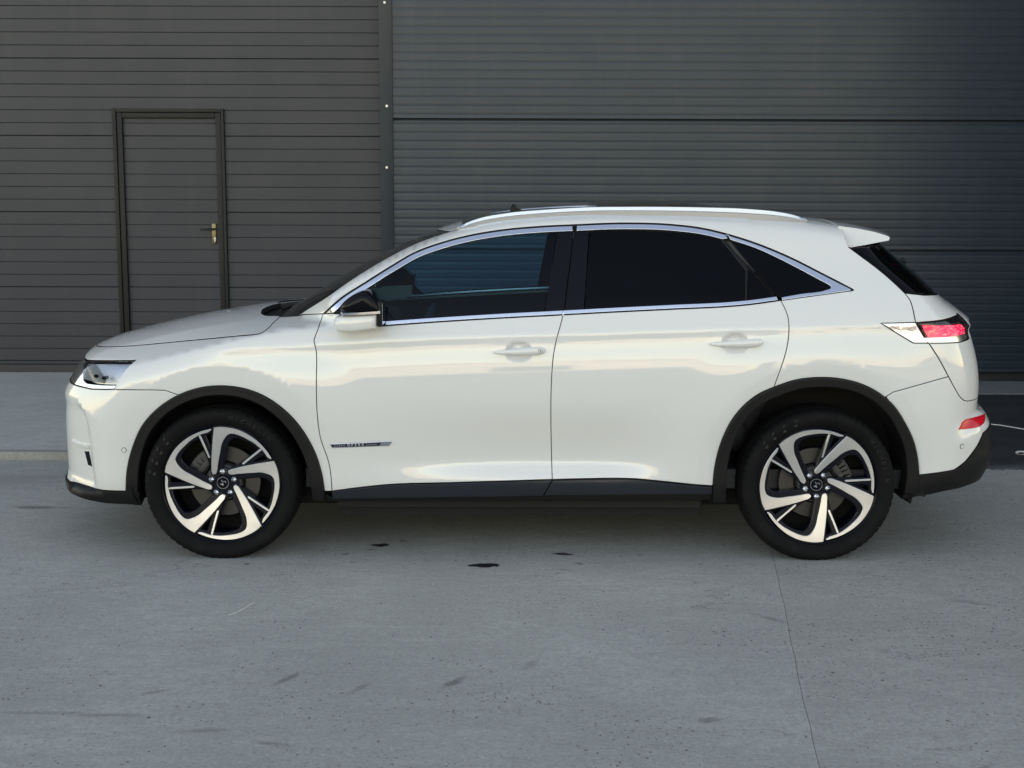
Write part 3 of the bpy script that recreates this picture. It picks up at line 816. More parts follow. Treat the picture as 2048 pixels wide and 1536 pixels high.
# fender, with the strip that runs above the lamp to the grille
s0 = tw(SHUT)
u70 = XA - RR * math.radians(74)
zl = tw([(172, 718.9)])[0, 1]
front_up = np.array([(s0[0, 0] - .10, s0[0, 1] + .004), (u70, s0[0, 1] + .012)])
front_dn = np.array([(u70, zl + .004), (u70 + .25, zl + .002)])
P("front_fender", cat(rev(s0), front_up, front_dn, tw(cat([(172, 718.9), (271.5, 720), (227.6, 778.8)], BUMF[3:], pick(ARCF, (358, 789.5), (649, 982.5)), [(663.9, 982.3)], rev(GAP1), [(597, 630)]))), M_PAINT, car, h=.018)

# body side: A-pillar, cant rail, rear quarter
P("body_side", tw(cat(APIL, RAILL[1:], SPLIT[1:], RGE[1:], TGAP[1:], [(1762, 646.4), (1827, 686.2)], TGAP2[:], )[:-4]) if False else
  tw(cat(APIL, RAILL[1:], SPLIT[1:], RGE[1:], TGAP[1:], [(1762, 646.4), (1827, 686.3)], pick(TGAP2, (1858, 686.5), (1897.3, 753.3)), [(1787.8, 783.8), (1772, 793.5)],
         rev(pick(ARCR, (1548.2, 774.2), (1770, 795))), rev(pick(GAPC, (1561.4, 600.8), (1548.2, 774.2))), rev(pick(DOB, (1704, 581.2), (1561.4, 600.8))), [(1707.5, 579.6)], rev(DOT))), M_PAINT, car, h=.020)

# bonnet
hood_rear = cr([(560.9, 632), (546, 631.6), (531, 630.6), (523.4, 626), (524.2, 620.5), (533, 613.8), (548, 608.5), (566, 604.5)])
hs = trl(SHUT); hr = trl(hood_rear)
cx_f, cx_r = -2.135, -1.135
n_ = 10
fr = np.array([(cx_f + (hs[0, 0] - cx_f) * (abs(s) ** 2.4), hs[0, 1] * s) for s in np.linspace(1, 0, n_)])
yr_ = hr[-1]
rr_ = np.array([(cx_r + (yr_[0] - cx_r) * (s ** 2.2), yr_[1] * s) for s in np.linspace(1, 0, n_)])
near = cat(rev(rr_)[:-1], rev(hr)[:-1], rev(hs)[:-1], fr)          # centre rear -> near -> centre front
P("bonnet", cat(near, (rev(near) * [1, -1])[1:-1]), M_PAINT, car, S=S_roll, h=.018, sym=True, gap=.003, edge=.0015, depth=.025)
# wiper well, windscreen
P("wiper_well", [(-1.36, -.70), (-1.36, .70), (-.985, .76), (-.985, -.76)], M_BLK, car, S=S_roll, h=.03, off=-.030, sym=True, depth=.01)
ap = trl(APIL)
wsb = trl([(559.5, 632.2), (577, 617), (597, 601.5)])
wtop = np.array([(-.428 + (ap[-1, 0] + .428) * s**2.2, ap[-1, 1] * s) for s in np.linspace(1, 0, n_)])
wbot = np.array([(-1.10 + (wsb[-1, 0] + 1.10) * s**2, wsb[-1, 1] * s) for s in np.linspace(0, 1, 5)])
near = cat(wbot, rev(wsb)[1:], ap, wtop[1:])
P("windscreen", cat(near, (rev(near) * [1, -1])[1:-1]), M_WSG, car, S=S_roll, h=.03, off=-.004, sym=True, depth=.006)
# roof
rl = trl(RAILL)
rt = np.array([(-.420 + (ap[-1, 0] + .420) * s**2.2, ap[-1, 1] * s) for s in np.linspace(0, 1, n_)])
rb = np.array([(1.545 + (rl[-1, 0] - 1.545) * s**2, rl[-1, 1] * s) for s in np.linspace(1, 0, n_)])
near = cat(rt, rl[1:], rb[1:])
roof = P("roof", cat(near, (rev(near) * [1, -1])[1:-1]), M_PAINT, car, S=S_roll, h=.025, sym=True)
# glass roof
gy = .27
P("roof_glass", [(-.28, -gy), (-.30, 0), (-.28, gy), (1.12, gy), (1.12, -gy)], M_GBLK, roof, S=S_roll, h=.04, off=.004, sym=True, depth=.004)
def Pt(x, y): return S_roll(np.array([[x, .8 * math.atan2(y, 1.585 - Z0R)]]))[0]
m = MB()
for k in range(9):
    pass
q0 = UN(1186, 405.5, -.1); q1 = UN(1428, 407, -.1)
xs = np.linspace(q0[0], q1[0], 14)
vv = []; ff = []
ysl = np.linspace(-.42, .42, 11)
for i, x in enumerate(xs):
    tt = i / 13
    for y in ysl:
        z = Pt(x, y)[2] + .014 + .026 * math.sin(math.pi * (.14 + .78 * tt)) * (1 - .35 * (y / .42)**2)
        vv.append((x, y, z))
nv = len(vv)
vv += [(x, y, z - .022) for x, y, z in vv]
L = len(ysl)
for i in range(len(xs) - 1):
    for j in range(L - 1):
        a = i * L + j; ff += [(a, a + 1, a + L + 1, a + L), (nv + a, nv + a + L, nv + a + L + 1, nv + a + 1)]
rim_ = [j for j in range(L)] + [i * L + L - 1 for i in range(1, len(xs))] + [(len(xs) - 1) * L + j for j in range(L - 2, -1, -1)] + [i * L for i in range(len(xs) - 2, 0, -1)]
for k in range(len(rim_)):
    a, b_ = rim_[k], rim_[(k + 1) % len(rim_)]; ff.append((a, a + nv, b_ + nv, b_))
mk("sunroof_panel", vv, ff, M_GBLK, roof, angle=40)
# small aerial fin near the front of the roof
fb = Pt(.02, -.40); zf = fb[2] - .004
fx0 = UN(1019, 424, -.40)[0]; fx1 = UN(1054, 419, -.40)[0]; zt = UN(1026, 407.5, -.40)[2]
prof = [(fx0, zf), (fx0 + .004, zf + (zt - zf) * .5), (fx0 + .012, zf + (zt - zf) * .9), (fx0 + .018, zt), (fx0 + .024, zt - .003), (fx0 + .034, zf + (zt - zf) * .62), (fx0 + .05, zf + (zt - zf) * .50), (fx1, zf + (zt - zf) * .28), (fx1 + .01, zf)]
vv = [(x, -.40 - .012 * (1 if i not in (3,) else .3), z) for i, (x, z) in enumerate(prof)] + [(x, -.40 + .012 * (1 if i not in (3,) else .3), z) for i, (x, z) in enumerate(prof)]
n9 = len(prof)
mk("aerial_fin", vv, [tuple(range(n9)), tuple(range(n9, 2 * n9))[::-1]] + [(i, i + n9, (i + 1) % n9 + n9, (i + 1) % n9) for i in range(n9)], M_BLK, roof)

# roof rails
def sweep(name, path, sec, material, parent, mirror=True, angle=50):
    path = [np.array(p) for p in path]; vv = []; ff = []; k = len(sec[0]) if isinstance(sec[0][0], (tuple, list, np.ndarray)) else len(sec)
    for i, p in enumerate(path):
        s = sec[i] if isinstance(sec[0][0], (tuple, list, np.ndarray)) else sec
        vv += [(p[0], p[1] + a, p[2] + b_) for a, b_ in s]
    for i in range(len(path) - 1):
        for j in range(k):
            a = i * k + j; c = i * k + (j + 1) % k
            ff.append((a, c, c + k, a + k))
    ff.append(tuple(range(k))[::-1]); ff.append(tuple(range((len(path) - 1) * k, len(path) * k)))
    o = mk(name, vv, ff, material, parent, angle=angle)
    if mirror:
        mk(name, [(x, -y, z) for x, y, z in vv], [f[::-1] for f in ff], material, parent, angle=angle)
    return o
top = cr([(913.7, 456), (924, 449), (938, 442.2), (957.7, 435.3), (1016, 424.4), (1094.4, 417.5), (1182, 412.8), (1260, 412), (1400, 413.2), (1497.7, 416.6), (1556, 422.4), (1585.5, 428.2), (1603, 434), (1614.8, 440.2)], 6)
rp = [UN(a, b_, -.60) for a, b_ in top]
sec = []
for i, p in enumerate(rp):
    s_ = min(i, len(rp) - 1 - i) / 10.; s_ = min(1, .08 + .92 * s_ ** .7)
    body = hit([top[i] + [0, 3]])[0] if False else None
    q = Pt(p[0], -.61)[2]
    hgt = max(.006, min(.058, p[2] - q + .014)) * min(1, .2 + s_)
    sec.append([(-.019 * s_, -hgt), (-.021 * s_, -hgt * .45), (-.016 * s_, -hgt * .40), (-.014 * s_, -.004), (-.004, 0), (.012 * s_, -.003), (.019 * s_, -hgt * .5), (.018 * s_, -hgt)])
sweep("roof_rail", rp, sec, M_BRIGHT if False else mat("satin_alloy_rail", (.44, .47, .52), .32, 1), car)

# rear: spoiler, rear window, tailgate, bumper
vv = []; ff = []
YS = np.linspace(-1, 1, 31)
for s in YS:
    y = .655 * s; a = abs(s)
    tip = .0 if a < .8 else ((a - .8) / .2) ** 2
    x0 = 1.52 - .03 * a**2; zc_ = -.065 * y * y
    zr = Pt(min(x0, 1.6), y * .93)[2] if a < .97 else Pt(x0, y * .93)[2]
    xt = 1.855 - .235 * abs(y)**1.5 - .004 * tip; ztip = 1.492 + zc_ * .25
    xb_ = 1.60 - .06 * a**2; zb = 1.431 + .05 * (1 - a**2.5)
    secp = [(x0, zr + .001), (x0 + (xt - x0) * .35, zr + (ztip - zr) * .30 + .003), (x0 + (xt - x0) * .7, zr + (ztip - zr) * .66 + .003), (xt - .022, ztip + .003), (xt - .006, ztip - .003), (xt, ztip - .012), (xt - .006, ztip - .022),
            (xt - .03, ztip - .026), (xb_ + (xt - xb_) * .4, zb + (ztip - .026 - zb) * .45), (xb_, zb), (x0, zb + .02)]
    vv += [(x, s * (.648 - .42 * (z - 1.45)), z) for x, z in secp]
K = 11
for i in range(len(YS) - 1):
    for j in range(K):
        a = i * K + j; c = i * K + (j + 1) % K; ff.append((a, a + K, c + K, c))
ff.append(tuple(range(K))); ff.append(tuple(range((len(YS) - 1) * K, len(YS) * K))[::-1])
mk("spoiler", vv, ff, M_PAINT, car, angle=42)

def wrap_sym(near):               # near half ends at the rear centre line
    near = np.array(near); far = near[::-1].copy(); far[:, 0] = 2 * URC - far[:, 0]
    return np.vstack([near, far])
rg = tw(RGE)
zt_ = rg[0, 1]; zb_ = rg[-1, 1]
P("rear_window", wrap_sym(cat([(URC, zt_ + .035), ((URC * .6 + rg[0, 0] * .4), zt_ + .03)], rg, tw([(1846, 587)]), [(URC, zb_ - .045)])), M_PRIV, car, h=.03, off=-.003, sym=True, depth=.006)
tg1, tg2 = tw(TGAP), tw(TGAP2)
lampb = tw([(1858, 686.4), (1921, 684.3)])
P("tailgate", wrap_sym(cat([(URC, zb_ - .050)], tw([(1846, 590)]), tg1, [(tg1[-1, 0] + .25, tg1[-1, 1] + .022), (URC - .62, tg1[-1, 1] + .028), (URC - .62, lampb[1, 1] + .006)], rev(lampb), tg2, [(tg2[-1, 0] + .06, tg2[-1, 1] - .002), (URC, tg2[-1, 1] - .006)])), M_PAINT, car, h=.022, sym=True)
bl = tw([(1837.7, 950), (1908.7, 939.7), (1931.3, 922.5), (1954, 892.3), (1966, 866)])
P("rear_bumper", wrap_sym(cat([(URC, tg2[-1, 1] - .006), (tg2[-1, 0] + .06, tg2[-1, 1] - .002)], rev(tg2), tw([(1897.3, 753.3)])[:0], tw([(1787.8, 783.8), (1772, 793.5)]), tw(pick(ARCR, (1772, 797), (1837.7, 950))), bl[1:], [(URC - .5, bl[-1, 1] + .04), (URC, bl[-1, 1] + .04)])) if False else
  wrap_sym(cat([(URC, tg2[-1, 1] - .006), (tg2[-1, 0] + .06, tg2[-1, 1] - .002)], rev(tw(pick(TGAP2, (1897.3, 753.3), (1935, 802.4)))), tw([(1787.8, 783.8), (1772, 793.5)]), tw(pick(ARCR, (1774, 798), (1837.7, 950))), bl[1:], [(URC - .5, bl[-1, 1] + .03), (URC, bl[-1, 1] + .03)])), M_PAINT, car, h=.022, sym=True)
_ua = tw([(1836, 948)])[0, 0]
dk = np.array([(_ua - .045, .284), (_ua + .03, .298), (_ua + .12, .316), (_ua + .26, .330), (URC - .5, .333), (URC, .334)])
P("lower_bumper", wrap_sym(cat([(URC, bl[-1, 1] + .03), (URC - .5, bl[-1, 1] + .03)], rev(bl), tw([(1833, 951)]), dk)), M_BLK, car, h=.022, off=.006, sym=True, depth=.03)
# tail lamps
fin = tw([(1762, 646.4), (1831.5, 645.1), (1849, 675.4), (1858, 686.4), (1827, 686.3)])
tl = np.array([tg1[-1], (tg1[-1, 0] + .25, tg1[-1, 1] + .022), (URC - .62, tg1[-1, 1] + .028), (URC - .62, lampb[1, 1] + .006), lampb[1], lampb[0]])
fin_o = P("lamp_fin", fin, M_CHROME, car, h=.02, off=.001)
P("fin_face", tw([(1774, 649), (1829, 648), (1843.5, 672.5), (1825.5, 673)]), M_BRIGHT, fin_o, h=.02, off=.004, gap=.0005, depth=.004)
lamp = P("tail_lamp", tl, M_GBLK, car, h=.02, off=-.016)
ch = lampb
lz = ch[0, 1]
P("chrome_strip", [(ch[0, 0] - .004, lz), (ch[0, 0] - .030, lz + .026), (URC - .66, lz + .034), (URC - .66, lz + .008), (ch[1, 0], ch[1, 1])], M_CHROME, lamp, h=.02, off=.003, depth=.02)
def fin_mark(k, pr):
    m = MB()
    for pl, w_ in (([(1826, 652.5), (1819.5, 657), (1813.5, 661), (1820, 660.4), (1826, 661.5), (1824, 665), (1820.5, 668.3)], .0022), ([(1813.6, 653), (1815, 656.5), (1817.2, 659.5)], .0018)):
        q = hit(pl); n = grad(q); q = q + n * .0052
        vv = [tuple(a * [1, k, 1]) for a in q + [0, 0, w_ / 2]] + [tuple(a * [1, k, 1]) for a in q - [0, 0, w_ / 2] + [w_ / 2, 0, 0]]
        c_ = len(pl); m.add(vv, [(i, i + 1, c_ + i + 1, c_ + i) for i in range(c_ - 1)])
    m.build("emblem_mark", mat("mark_grey", (.22, .23, .24), .4, .6), pr)
fin_mark(1, fin_o[0]); fin_mark(-1, fin_o[1])
gl_ = tw([(1844.5, 650.6), (1924, 645.8), (1934, 670), (1857.5, 675.2)])
P("glow_panel", gl_, M_LED, lamp, h=.015, off=-.006, depth=.006)
P("inner_band", tw([(1840, 648.2), (1922, 643.2), (1924, 645.3), (1843.5, 650.2)]), mat("lamp_band_grey", (.12, .11, .12), .3), lamp, h=.012, off=-.006, depth=.004)
P("lens", cat(tw([(1834, 646.5)]), [(tg1[-1, 0] + .25, tg1[-1, 1] + .018), (URC - .66, tg1[-1, 1] + .024), (URC - .66, lz + .036)], tw([(1921, 675.5), (1852, 676.2)])), M_LENS, lamp, h=.02, off=.001, depth=.006)
P("rear_reflector", tw([(1915.4, 860.2), (1923.9, 843), (1930.6, 837.9), (1949.3, 833.6), (1962, 829.6), (1968, 827), (1967, 848), (1959.4, 853.9), (1940.8, 858.2)]), M_RED, car, h=.015, off=.004, depth=.01)
def sensor(u, v, r=.010):
    q = hit([(u, v)]); n = grad(q)[0]; q = q[0]
    for s in (1, -1):
        m = MB(); a = Vector(q * [1, s, 1]); d = Vector(n * [1, s, 1])
        m.tube([a - d * .004, a + d * .0008], r * 1.25, 16); m.build("sensor_ring", M_BLK, car)
        m = MB(); m.tube([a - d * .004, a + d * .0022], r, 16); m.build("parking_sensor", M_PAINT, car, angle=40)
sensor(1924, 893); sensor(248, 900)

# front bumper, lamps, lip
aw = tw(cat(pick(ARCF, (355, 790), (252.2, 981.5))))
bb = tw([(252.2, 982.3), (195.4, 978.6), (160, 968.5)])
zt0 = tw([(183, 778.5)])[0, 1]
P("front_bumper", cat([(UFC, zt0 + .0), (XA - RR * 1.1, zt0)], tw(BUMF[1:]), aw, bb, [(bb[-1, 0] - .15, bb[-1, 1] - .008), (UFC, bb[-1, 1] - .012)])[:0] if False else
  (lambda q: np.vstack([q, (lambda f: np.column_stack([2 * UFC - f[:, 0], f[:, 1]]))(q[::-1])]))(cat([(UFC, zt0), (XA - RR * 1.1, zt0)], tw(BUMF[1:]), aw, bb, [(bb[-1, 0] - .15, bb[-1, 1] - .008), (UFC, bb[-1, 1] - .012)])), M_PAINT, car, h=.022, sym=True)
def front_sym(q):
    q = np.array(q, float); f = q[::-1].copy(); f[:, 0] = 2 * UFC - f[:, 0]; return np.vstack([q, f])
_ul = [tw([(a_, b_)])[0, 0] for a_, b_ in ((254, 975), (204, 972), (168, 964))]
lp = np.array([(_ul[0] + .05, .238), (_ul[0], .243), (_ul[1], .246), (_ul[2], .266)])
P("front_lip", front_sym(cat([(UFC, bb[-1, 1] - .012), (bb[-1, 0] - .15, bb[-1, 1] - .008)], rev(bb), tw([(280, 982)]), lp, [(lp[-1, 0] - .12, .264), (UFC, .256)])), M_BLK, car, h=.022, off=.010, sym=True, depth=.04)
# lamp: chrome bezel, recessed bowl, projectors, clear cover
lmp = cat(tw([(172, 719.2), (271, 720.2), (227.2, 778.3), (183, 778.1)]), [(XA - RR * 1.25, zt0 + .001), (XA - RR * 1.25, zl)])
hl = P("headlamp", lmp, mat("lamp_chrome", (.62, .64, .68), .12, 1), car, h=.018, off=-.046)
lens_px = cr([(169.5, 722), (218, 722.4), (268.5, 722.8)], 3)
lens_px = cat(lens_px, [(232.4, 766.4), (198, 765.4), (180, 763), (170, 759)])
P("lens_surround", tw(cat([(168, 720.3), (271, 720.8), (233, 769), (197.7, 768.4), (173.2, 765.5), (166, 760)])), M_GBLK, hl, h=.012, off=-.042, depth=.006)
bowl = P("reflector_bowl", tw(lens_px), mat("lamp_reflector", (.92, .94, .98), .5, 1), hl, h=.010, off=-.003, depth=.002, lean=(-.036, -.008))
P("dark_bezel", tw([(170, 727), (190, 724.5), (194, 740), (203, 752), (196, 763), (180, 761), (171, 757)]), mat("lamp_bezel", (.13, .12, .105), .25, .6), hl, h=.010, off=.0005, depth=.004, lean=(-.030, -.005))
for (u, v) in ((196, 752), (212, 756)):
    q = hit([(u, v)])[0]
    for s, hh in ((1, hl[0]), (-1, hl[1])):
        m = MB(); m.tube([(q[0] - .0, s * (q[1] + .02), q[2]), (q[0] - .012, s * (q[1] - .006), q[2])], [.009, .007], 14); m.build("projector", M_GBLK, hh, angle=40)
P("chrome_wing", cat(tw([(170, 719.5), (167, 740), (166, 760), (173.2, 766), (197.7, 769), (232.4, 769.6), (227.4, 778.1), (183, 777.9)]), [(XA - RR * 1.25, zt0 + .001), (XA - RR * 1.25, zl)]), mat("lamp_chrome_bright", (.72, .74, .78), .10, 1), hl, h=.015, off=-.003, depth=.012)
P("lens", tw(lens_px), M_LENS, hl, h=.015, off=.004, depth=.004)
# fog slot and blade on the bumper
P("fog_slot", tw([(168.5, 901.5), (178.6, 902), (185.5, 934.5), (176, 930.5)]), M_GBLK, car, h=.012, off=.0015, depth=.004)
P("bumper_blade", cat(tw([(180, 897), (179, 888.5), (160, 884.5), (146, 878)]), tw([(146, 884), (160, 892)])), M_PAINT, car, h=.012, off=.010, depth=.014, rim=M_PAINT)
# grille across the nose
gz0, gz1 = .47, zl - .01
P("grille", front_sym([(UFC, gz0), (XA - RR * 1.32, gz0), (XA - RR * 1.28, zt0 - .02), (XA - RR * 1.275, zt0), (XA - RR * 1.255, gz1), (UFC, gz1)]), M_GBLK, car, h=.03, off=.006, sym=True, depth=.01)
P("nose_panel", front_sym(cat([(UFC, gz1 + .003), (XA - RR * math.radians(74) , gz1 + .003), (XA - RR * math.radians(74) - .001, zl + .01), (u70 - .001, front_up[1, 1]), (UFC, front_up[1, 1] + .012)])), M_PAINT, car, h=.03, sym=True, gap=.001)

# window line: bright frames, pillars, panes
def offs(curve, d):                # shift a curve in the picture's plane, to the lower side
    c = np.array(curve); tg = np.gradient(c, axis=0); tg /= np.linalg.norm(tg, axis=1, keepdims=True)
    return c + np.stack([-tg[:, 1], tg[:, 0]], 1) * np.asarray(d).reshape(-1, 1)
T0 = offs(DOT, np.full(len(DOT), 3.2)); T1 = offs(DOT, np.full(len(DOT), 13.2))
P("window_seal", tw(cat(DOT, rev(offs(DOT, np.full(len(DOT), 3.6))))), M_BLK, car, h=.02, gap=.0003, off=-.004, depth=.004)
def strip(a, b_, i0, i1): return cat(a[i0:i1], rev(b_[i0:i1]))
iB = np.linalg.norm(DOT - np.array([1148.3, 448.7]), axis=1).argmin(); iC = np.linalg.norm(DOT - np.array([1450, 466.2]), axis=1).argmin()
keep0 = T1[:, 1] < 626
i0 = np.where(keep0)[0][0]
P("window_trim", tw(cat([(651.5, 626.4)], T0[8:iB], rev(T1[i0:iB]), [(666, 625.8)])), M_CHROME, fdo, h=.02, gap=.0004, off=.002, depth=.008)
P("window_trim", tw(cat(T0[iB + 1:iC], [(1451, 470), (1455.5, 477)], rev(T1[iB + 1:iC]))), M_CHROME, rdo, h=.02, gap=.0004, off=.002, depth=.008)
qin = cr([(1461, 479.5), (1511.6, 496.5), (1578, 527.7), (1644.4, 562.8), (1656.5, 569.2), (1661.5, 573), (1661, 576.6), (1656, 578.8), (1600, 588), (1563, 594.8)], 4)
P("window_trim", tw(cat(T0[iC + 1:-16], [(1700, 577.4), (1702.5, 579.5)], rev(pick(DOB, (1700, 581.6), (1566, 600)))[::-1], [(1564.5, 600.2)], rev(qin), [(1456, 470.5)])), M_CHROME, car, h=.012, gap=.0004, off=.002, depth=.008)
B0 = DOB - [0, 1.2]; B1 = DOB - [0, 9.0]
b_f = pick(B0, (1124, 628.8), (770, 650.4)); b_f1 = pick(B1, (1125.5, 621), (770, 642.6))
P("belt_trim", tw(cat(b_f, rev(b_f1))), M_CHROME, fdo, h=.02, gap=.0004, off=.003, depth=.008)
b_r = pick(B0, (1557, 600.1), (1128, 628.6)); b_r1 = pick(B1, (1553, 593), (1128, 620.9))
P("belt_trim", tw(cat(b_r, rev(b_r1))), M_CHROME, rdo, h=.02, gap=.0004, off=.003, depth=.008)
# panes
top_f = T1[i0:iB]
fp = part_of(top_f, 738, 1116)
P("side_window", tw(cat(fp, [(1115, 462.5), (1104, 540), (1088.5, 621.8)], part_of(b_f1, 792, 1086), [(790, 640), (763, 609)])), M_GLASS, fdo, h=.03, gap=.0002, off=-.006, depth=.004)
P("mirror_sail", tw(cat([(667, 625.6)], part_of(top_f, 670, 738), [(763, 609), (790, 641.5), (772, 643), (745, 640), (712, 632), (694, 626)])), M_GBLK, fdo, h=.03, gap=.0002, off=-.005, depth=.004)
P("pillar_trim", tw(cat([(1115.6, 462.3)], part_of(top_f, 1118), [(1146, 462)], pick(GAPB, (1143.5, 490), (1127, 620)), part_of(b_f1, 1089)[:], [(1089, 622)])), M_GBLK, fdo, h=.03, gap=.0008, off=-.002, depth=.01)
top_r = T1[iB + 1:iC]
P("pillar_trim", tw(cat([(1149, 461.8)], part_of(top_r, 1150, 1177), [(1178, 458.5), (1173, 530), (1168, 616.5)], part_of(b_r1, None, 1166), [(1128.5, 619.5)], rev(pick(GAPB, (1144, 490), (1128, 612))) + [1.6, 0])), M_GBLK, rdo, h=.03, gap=.0008, off=-.002, depth=.01)
P("side_window", tw(cat([(1179, 458.5)], part_of(top_r, 1182, 1437), [(1439, 476.5), (1491.5, 540), (1490, 601.5)], part_of(b_r1, 1172, 1486), [(1169.5, 617)])), M_PRIV, rdo, h=.03, gap=.0002, off=-.006, depth=.004)
P("window_bar", tw([(1439, 475.5), (1446, 474.5), (1455, 487), (1498, 536), (1496, 541), (1493.5, 603), (1490, 603), (1491, 540)]), M_BLK, rdo, h=.03, gap=.0002, off=-.004, depth=.006)
P("vent_pane", tw([(1449, 477.5), (1458, 488), (1500, 538.5), (1535, 578), (1549, 593), (1494, 602.5), (1497, 541), (1498, 537), (1456, 488)][:7] + [(1497, 541)]), M_PRIV, rdo, h=.03, gap=.0002, off=-.005, depth=.004)
P("quarter_window", tw(cat([(1462, 482)], qin[2:-1], [(1560, 595.5), (1539, 574), (1503, 533)])), M_PRIV, car, h=.03, gap=.0002, off=-.004, depth=.004)

# lower cladding and wheel-arch trims
S2 = cr([(664.5, 997.5), (893, 994.6), (1086.3, 991.6)], 8); S3 = cr([(1086.3, 991.6), (1269.7, 990.5), (1426, 989.3)], 8)
P("door_cladding", tw(cat(pick(SILL, (664, 982.3), (1104.5, 958.8)) + [0, .8], [(1086, 991.4)], rev(S2))), M_SILLP, fdo, h=.02, off=.004, depth=.02)
P("door_cladding", tw(cat(pick(SILL, (1104.5, 958.8), (1426, 971.6)) + [0, .8], [(1426, 989)], rev(S3))), M_SILLP, rdo, h=.02, off=.004, depth=.02, gap=.004)
P("sill", tw([(640, 985), (664, 998), (893, 995.4), (1086, 992.4), (1270, 991.3), (1426, 990), (1426, 1003), (1000, 1006), (664, 1006), (640, 1004)]), M_BLK, car, h=.03, off=-.012, depth=.03)
def arch(curve, c, wd0, wd1, ext):
    c = np.array(c); o = curve; r = np.linalg.norm(o - c, axis=1, keepdims=True)
    ang = np.arctan2(-(o[:, 1] - c[1]), o[:, 0] - c[0])
    wd = wd0 + (wd1 - wd0) * np.clip(np.sin(ang), 0, 1)
    i = c + (o - c) * (1 - wd[:, None] / r)
    return cat(o, ext(o, i), rev(i))
def arch_uv(curve, c, w0, w1, z0, z1, rear):
    q = arch(curve, c, w0, w1, lambda o, i: np.zeros((0, 2))); n = len(curve)
    o, i = tw(q[:n]), tw(q[n:])            # i runs back from the rear end
    return cat(o, [(o[-1, 0], z1), (i[0, 0], z1)], i, [(i[-1, 0], z0), (o[0, 0], z0)])
P("wheel_arch_trim", arch_uv(ARCF, (447, 968), 25, 18.5, .275, .275, 0), M_BLK, car, h=.018, off=.014, depth=.075, gap=0, edge=.006)
P("wheel_arch_trim", arch_uv(ARCR, (1633, 973), 26, 18.5, .272, .31, 1), M_BLK, car, h=.018, off=.014, depth=.075, gap=0, edge=.006)

# badge on the front door
BADG = [(659.2, 887.3), (786, 881.6), (778.4, 891.6), (664.5, 895.4)]
bd = P("side_badge", tw(BADG), M_CHROME, fdo, h=.02, off=.004, gap=0, depth=.004)
P("badge_plate", tw([(661.8, 888.8), (762.8, 884.6), (758, 890.8), (665.2, 893.4)]), M_BADGE, fdo, h=.02, off=.005, gap=0, edge=.0004, depth=.002)
def on_badge(u, v):
    q = hit([(u, v)]); n = grad(q)[0]; return q[0] + n * .0058, n
def glyph_mesh(txt, size, font=None):
    cu = bpy.data.curves.new("t", 'FONT'); cu.body = txt; cu.size = size; cu.align_x = 'CENTER'; cu.align_y = 'CENTER'; cu.resolution_u = 3
    ob = bpy.data.objects.new("t", cu); COL.objects.link(ob)
    dg = bpy.context.evaluated_depsgraph_get()
    me = bpy.data.meshes.new_from_object(ob.evaluated_get(dg))
    v = [tuple(q.co) for q in me.vertices]; f = [tuple(p_.vertices) for p_ in me.polygons]
    bpy.data.objects.remove(ob); bpy.data.curves.remove(cu); bpy.data.meshes.remove(me)
    return v, f
M_LET = mat("badge_silver", (.75, .76, .8), .3, .3)
lt = [MB(), MB()]
for k, ch_ in enumerate("OPERA"):
    c, n = on_badge(697.5 + 7.0 * k, 890.0 - .35 * k)
    v, f = glyph_mesh(ch_, .0150)
    for s in (0, 1):
        sg = 1 if s == 0 else -1
        vv = [(c[0] + x * 1.0, sg * (c[1] - .0004), c[2] + y - x * 0) for x, y, z in v] if s == 0 else [(c[0] - x, sg * (c[1] - .0004), c[2] + y) for x, y, z in v]
        lt[s].add(vv, f)
for u0 in (670.3, 674.8, 679.2, 683.8, 688.4, 733.5, 738.5, 743, 747.6, 752):
    c, n = on_badge(u0, 891.3 - (u0 - 670) * .037)
    for s in (0, 1):
        sg = 1 if s == 0 else -1
        q = [(c[0] + .0019 * math.cos(a), sg * (c[1] - .0004), c[2] + .0019 * math.sin(a)) for a in np.linspace(0, 2 * math.pi, 9)[:-1]]
        lt[s].add(q, [tuple(range(8))])
lt[0].build("lettering", M_LET, fdo[0]); lt[1].build("lettering", M_LET, fdo[1])

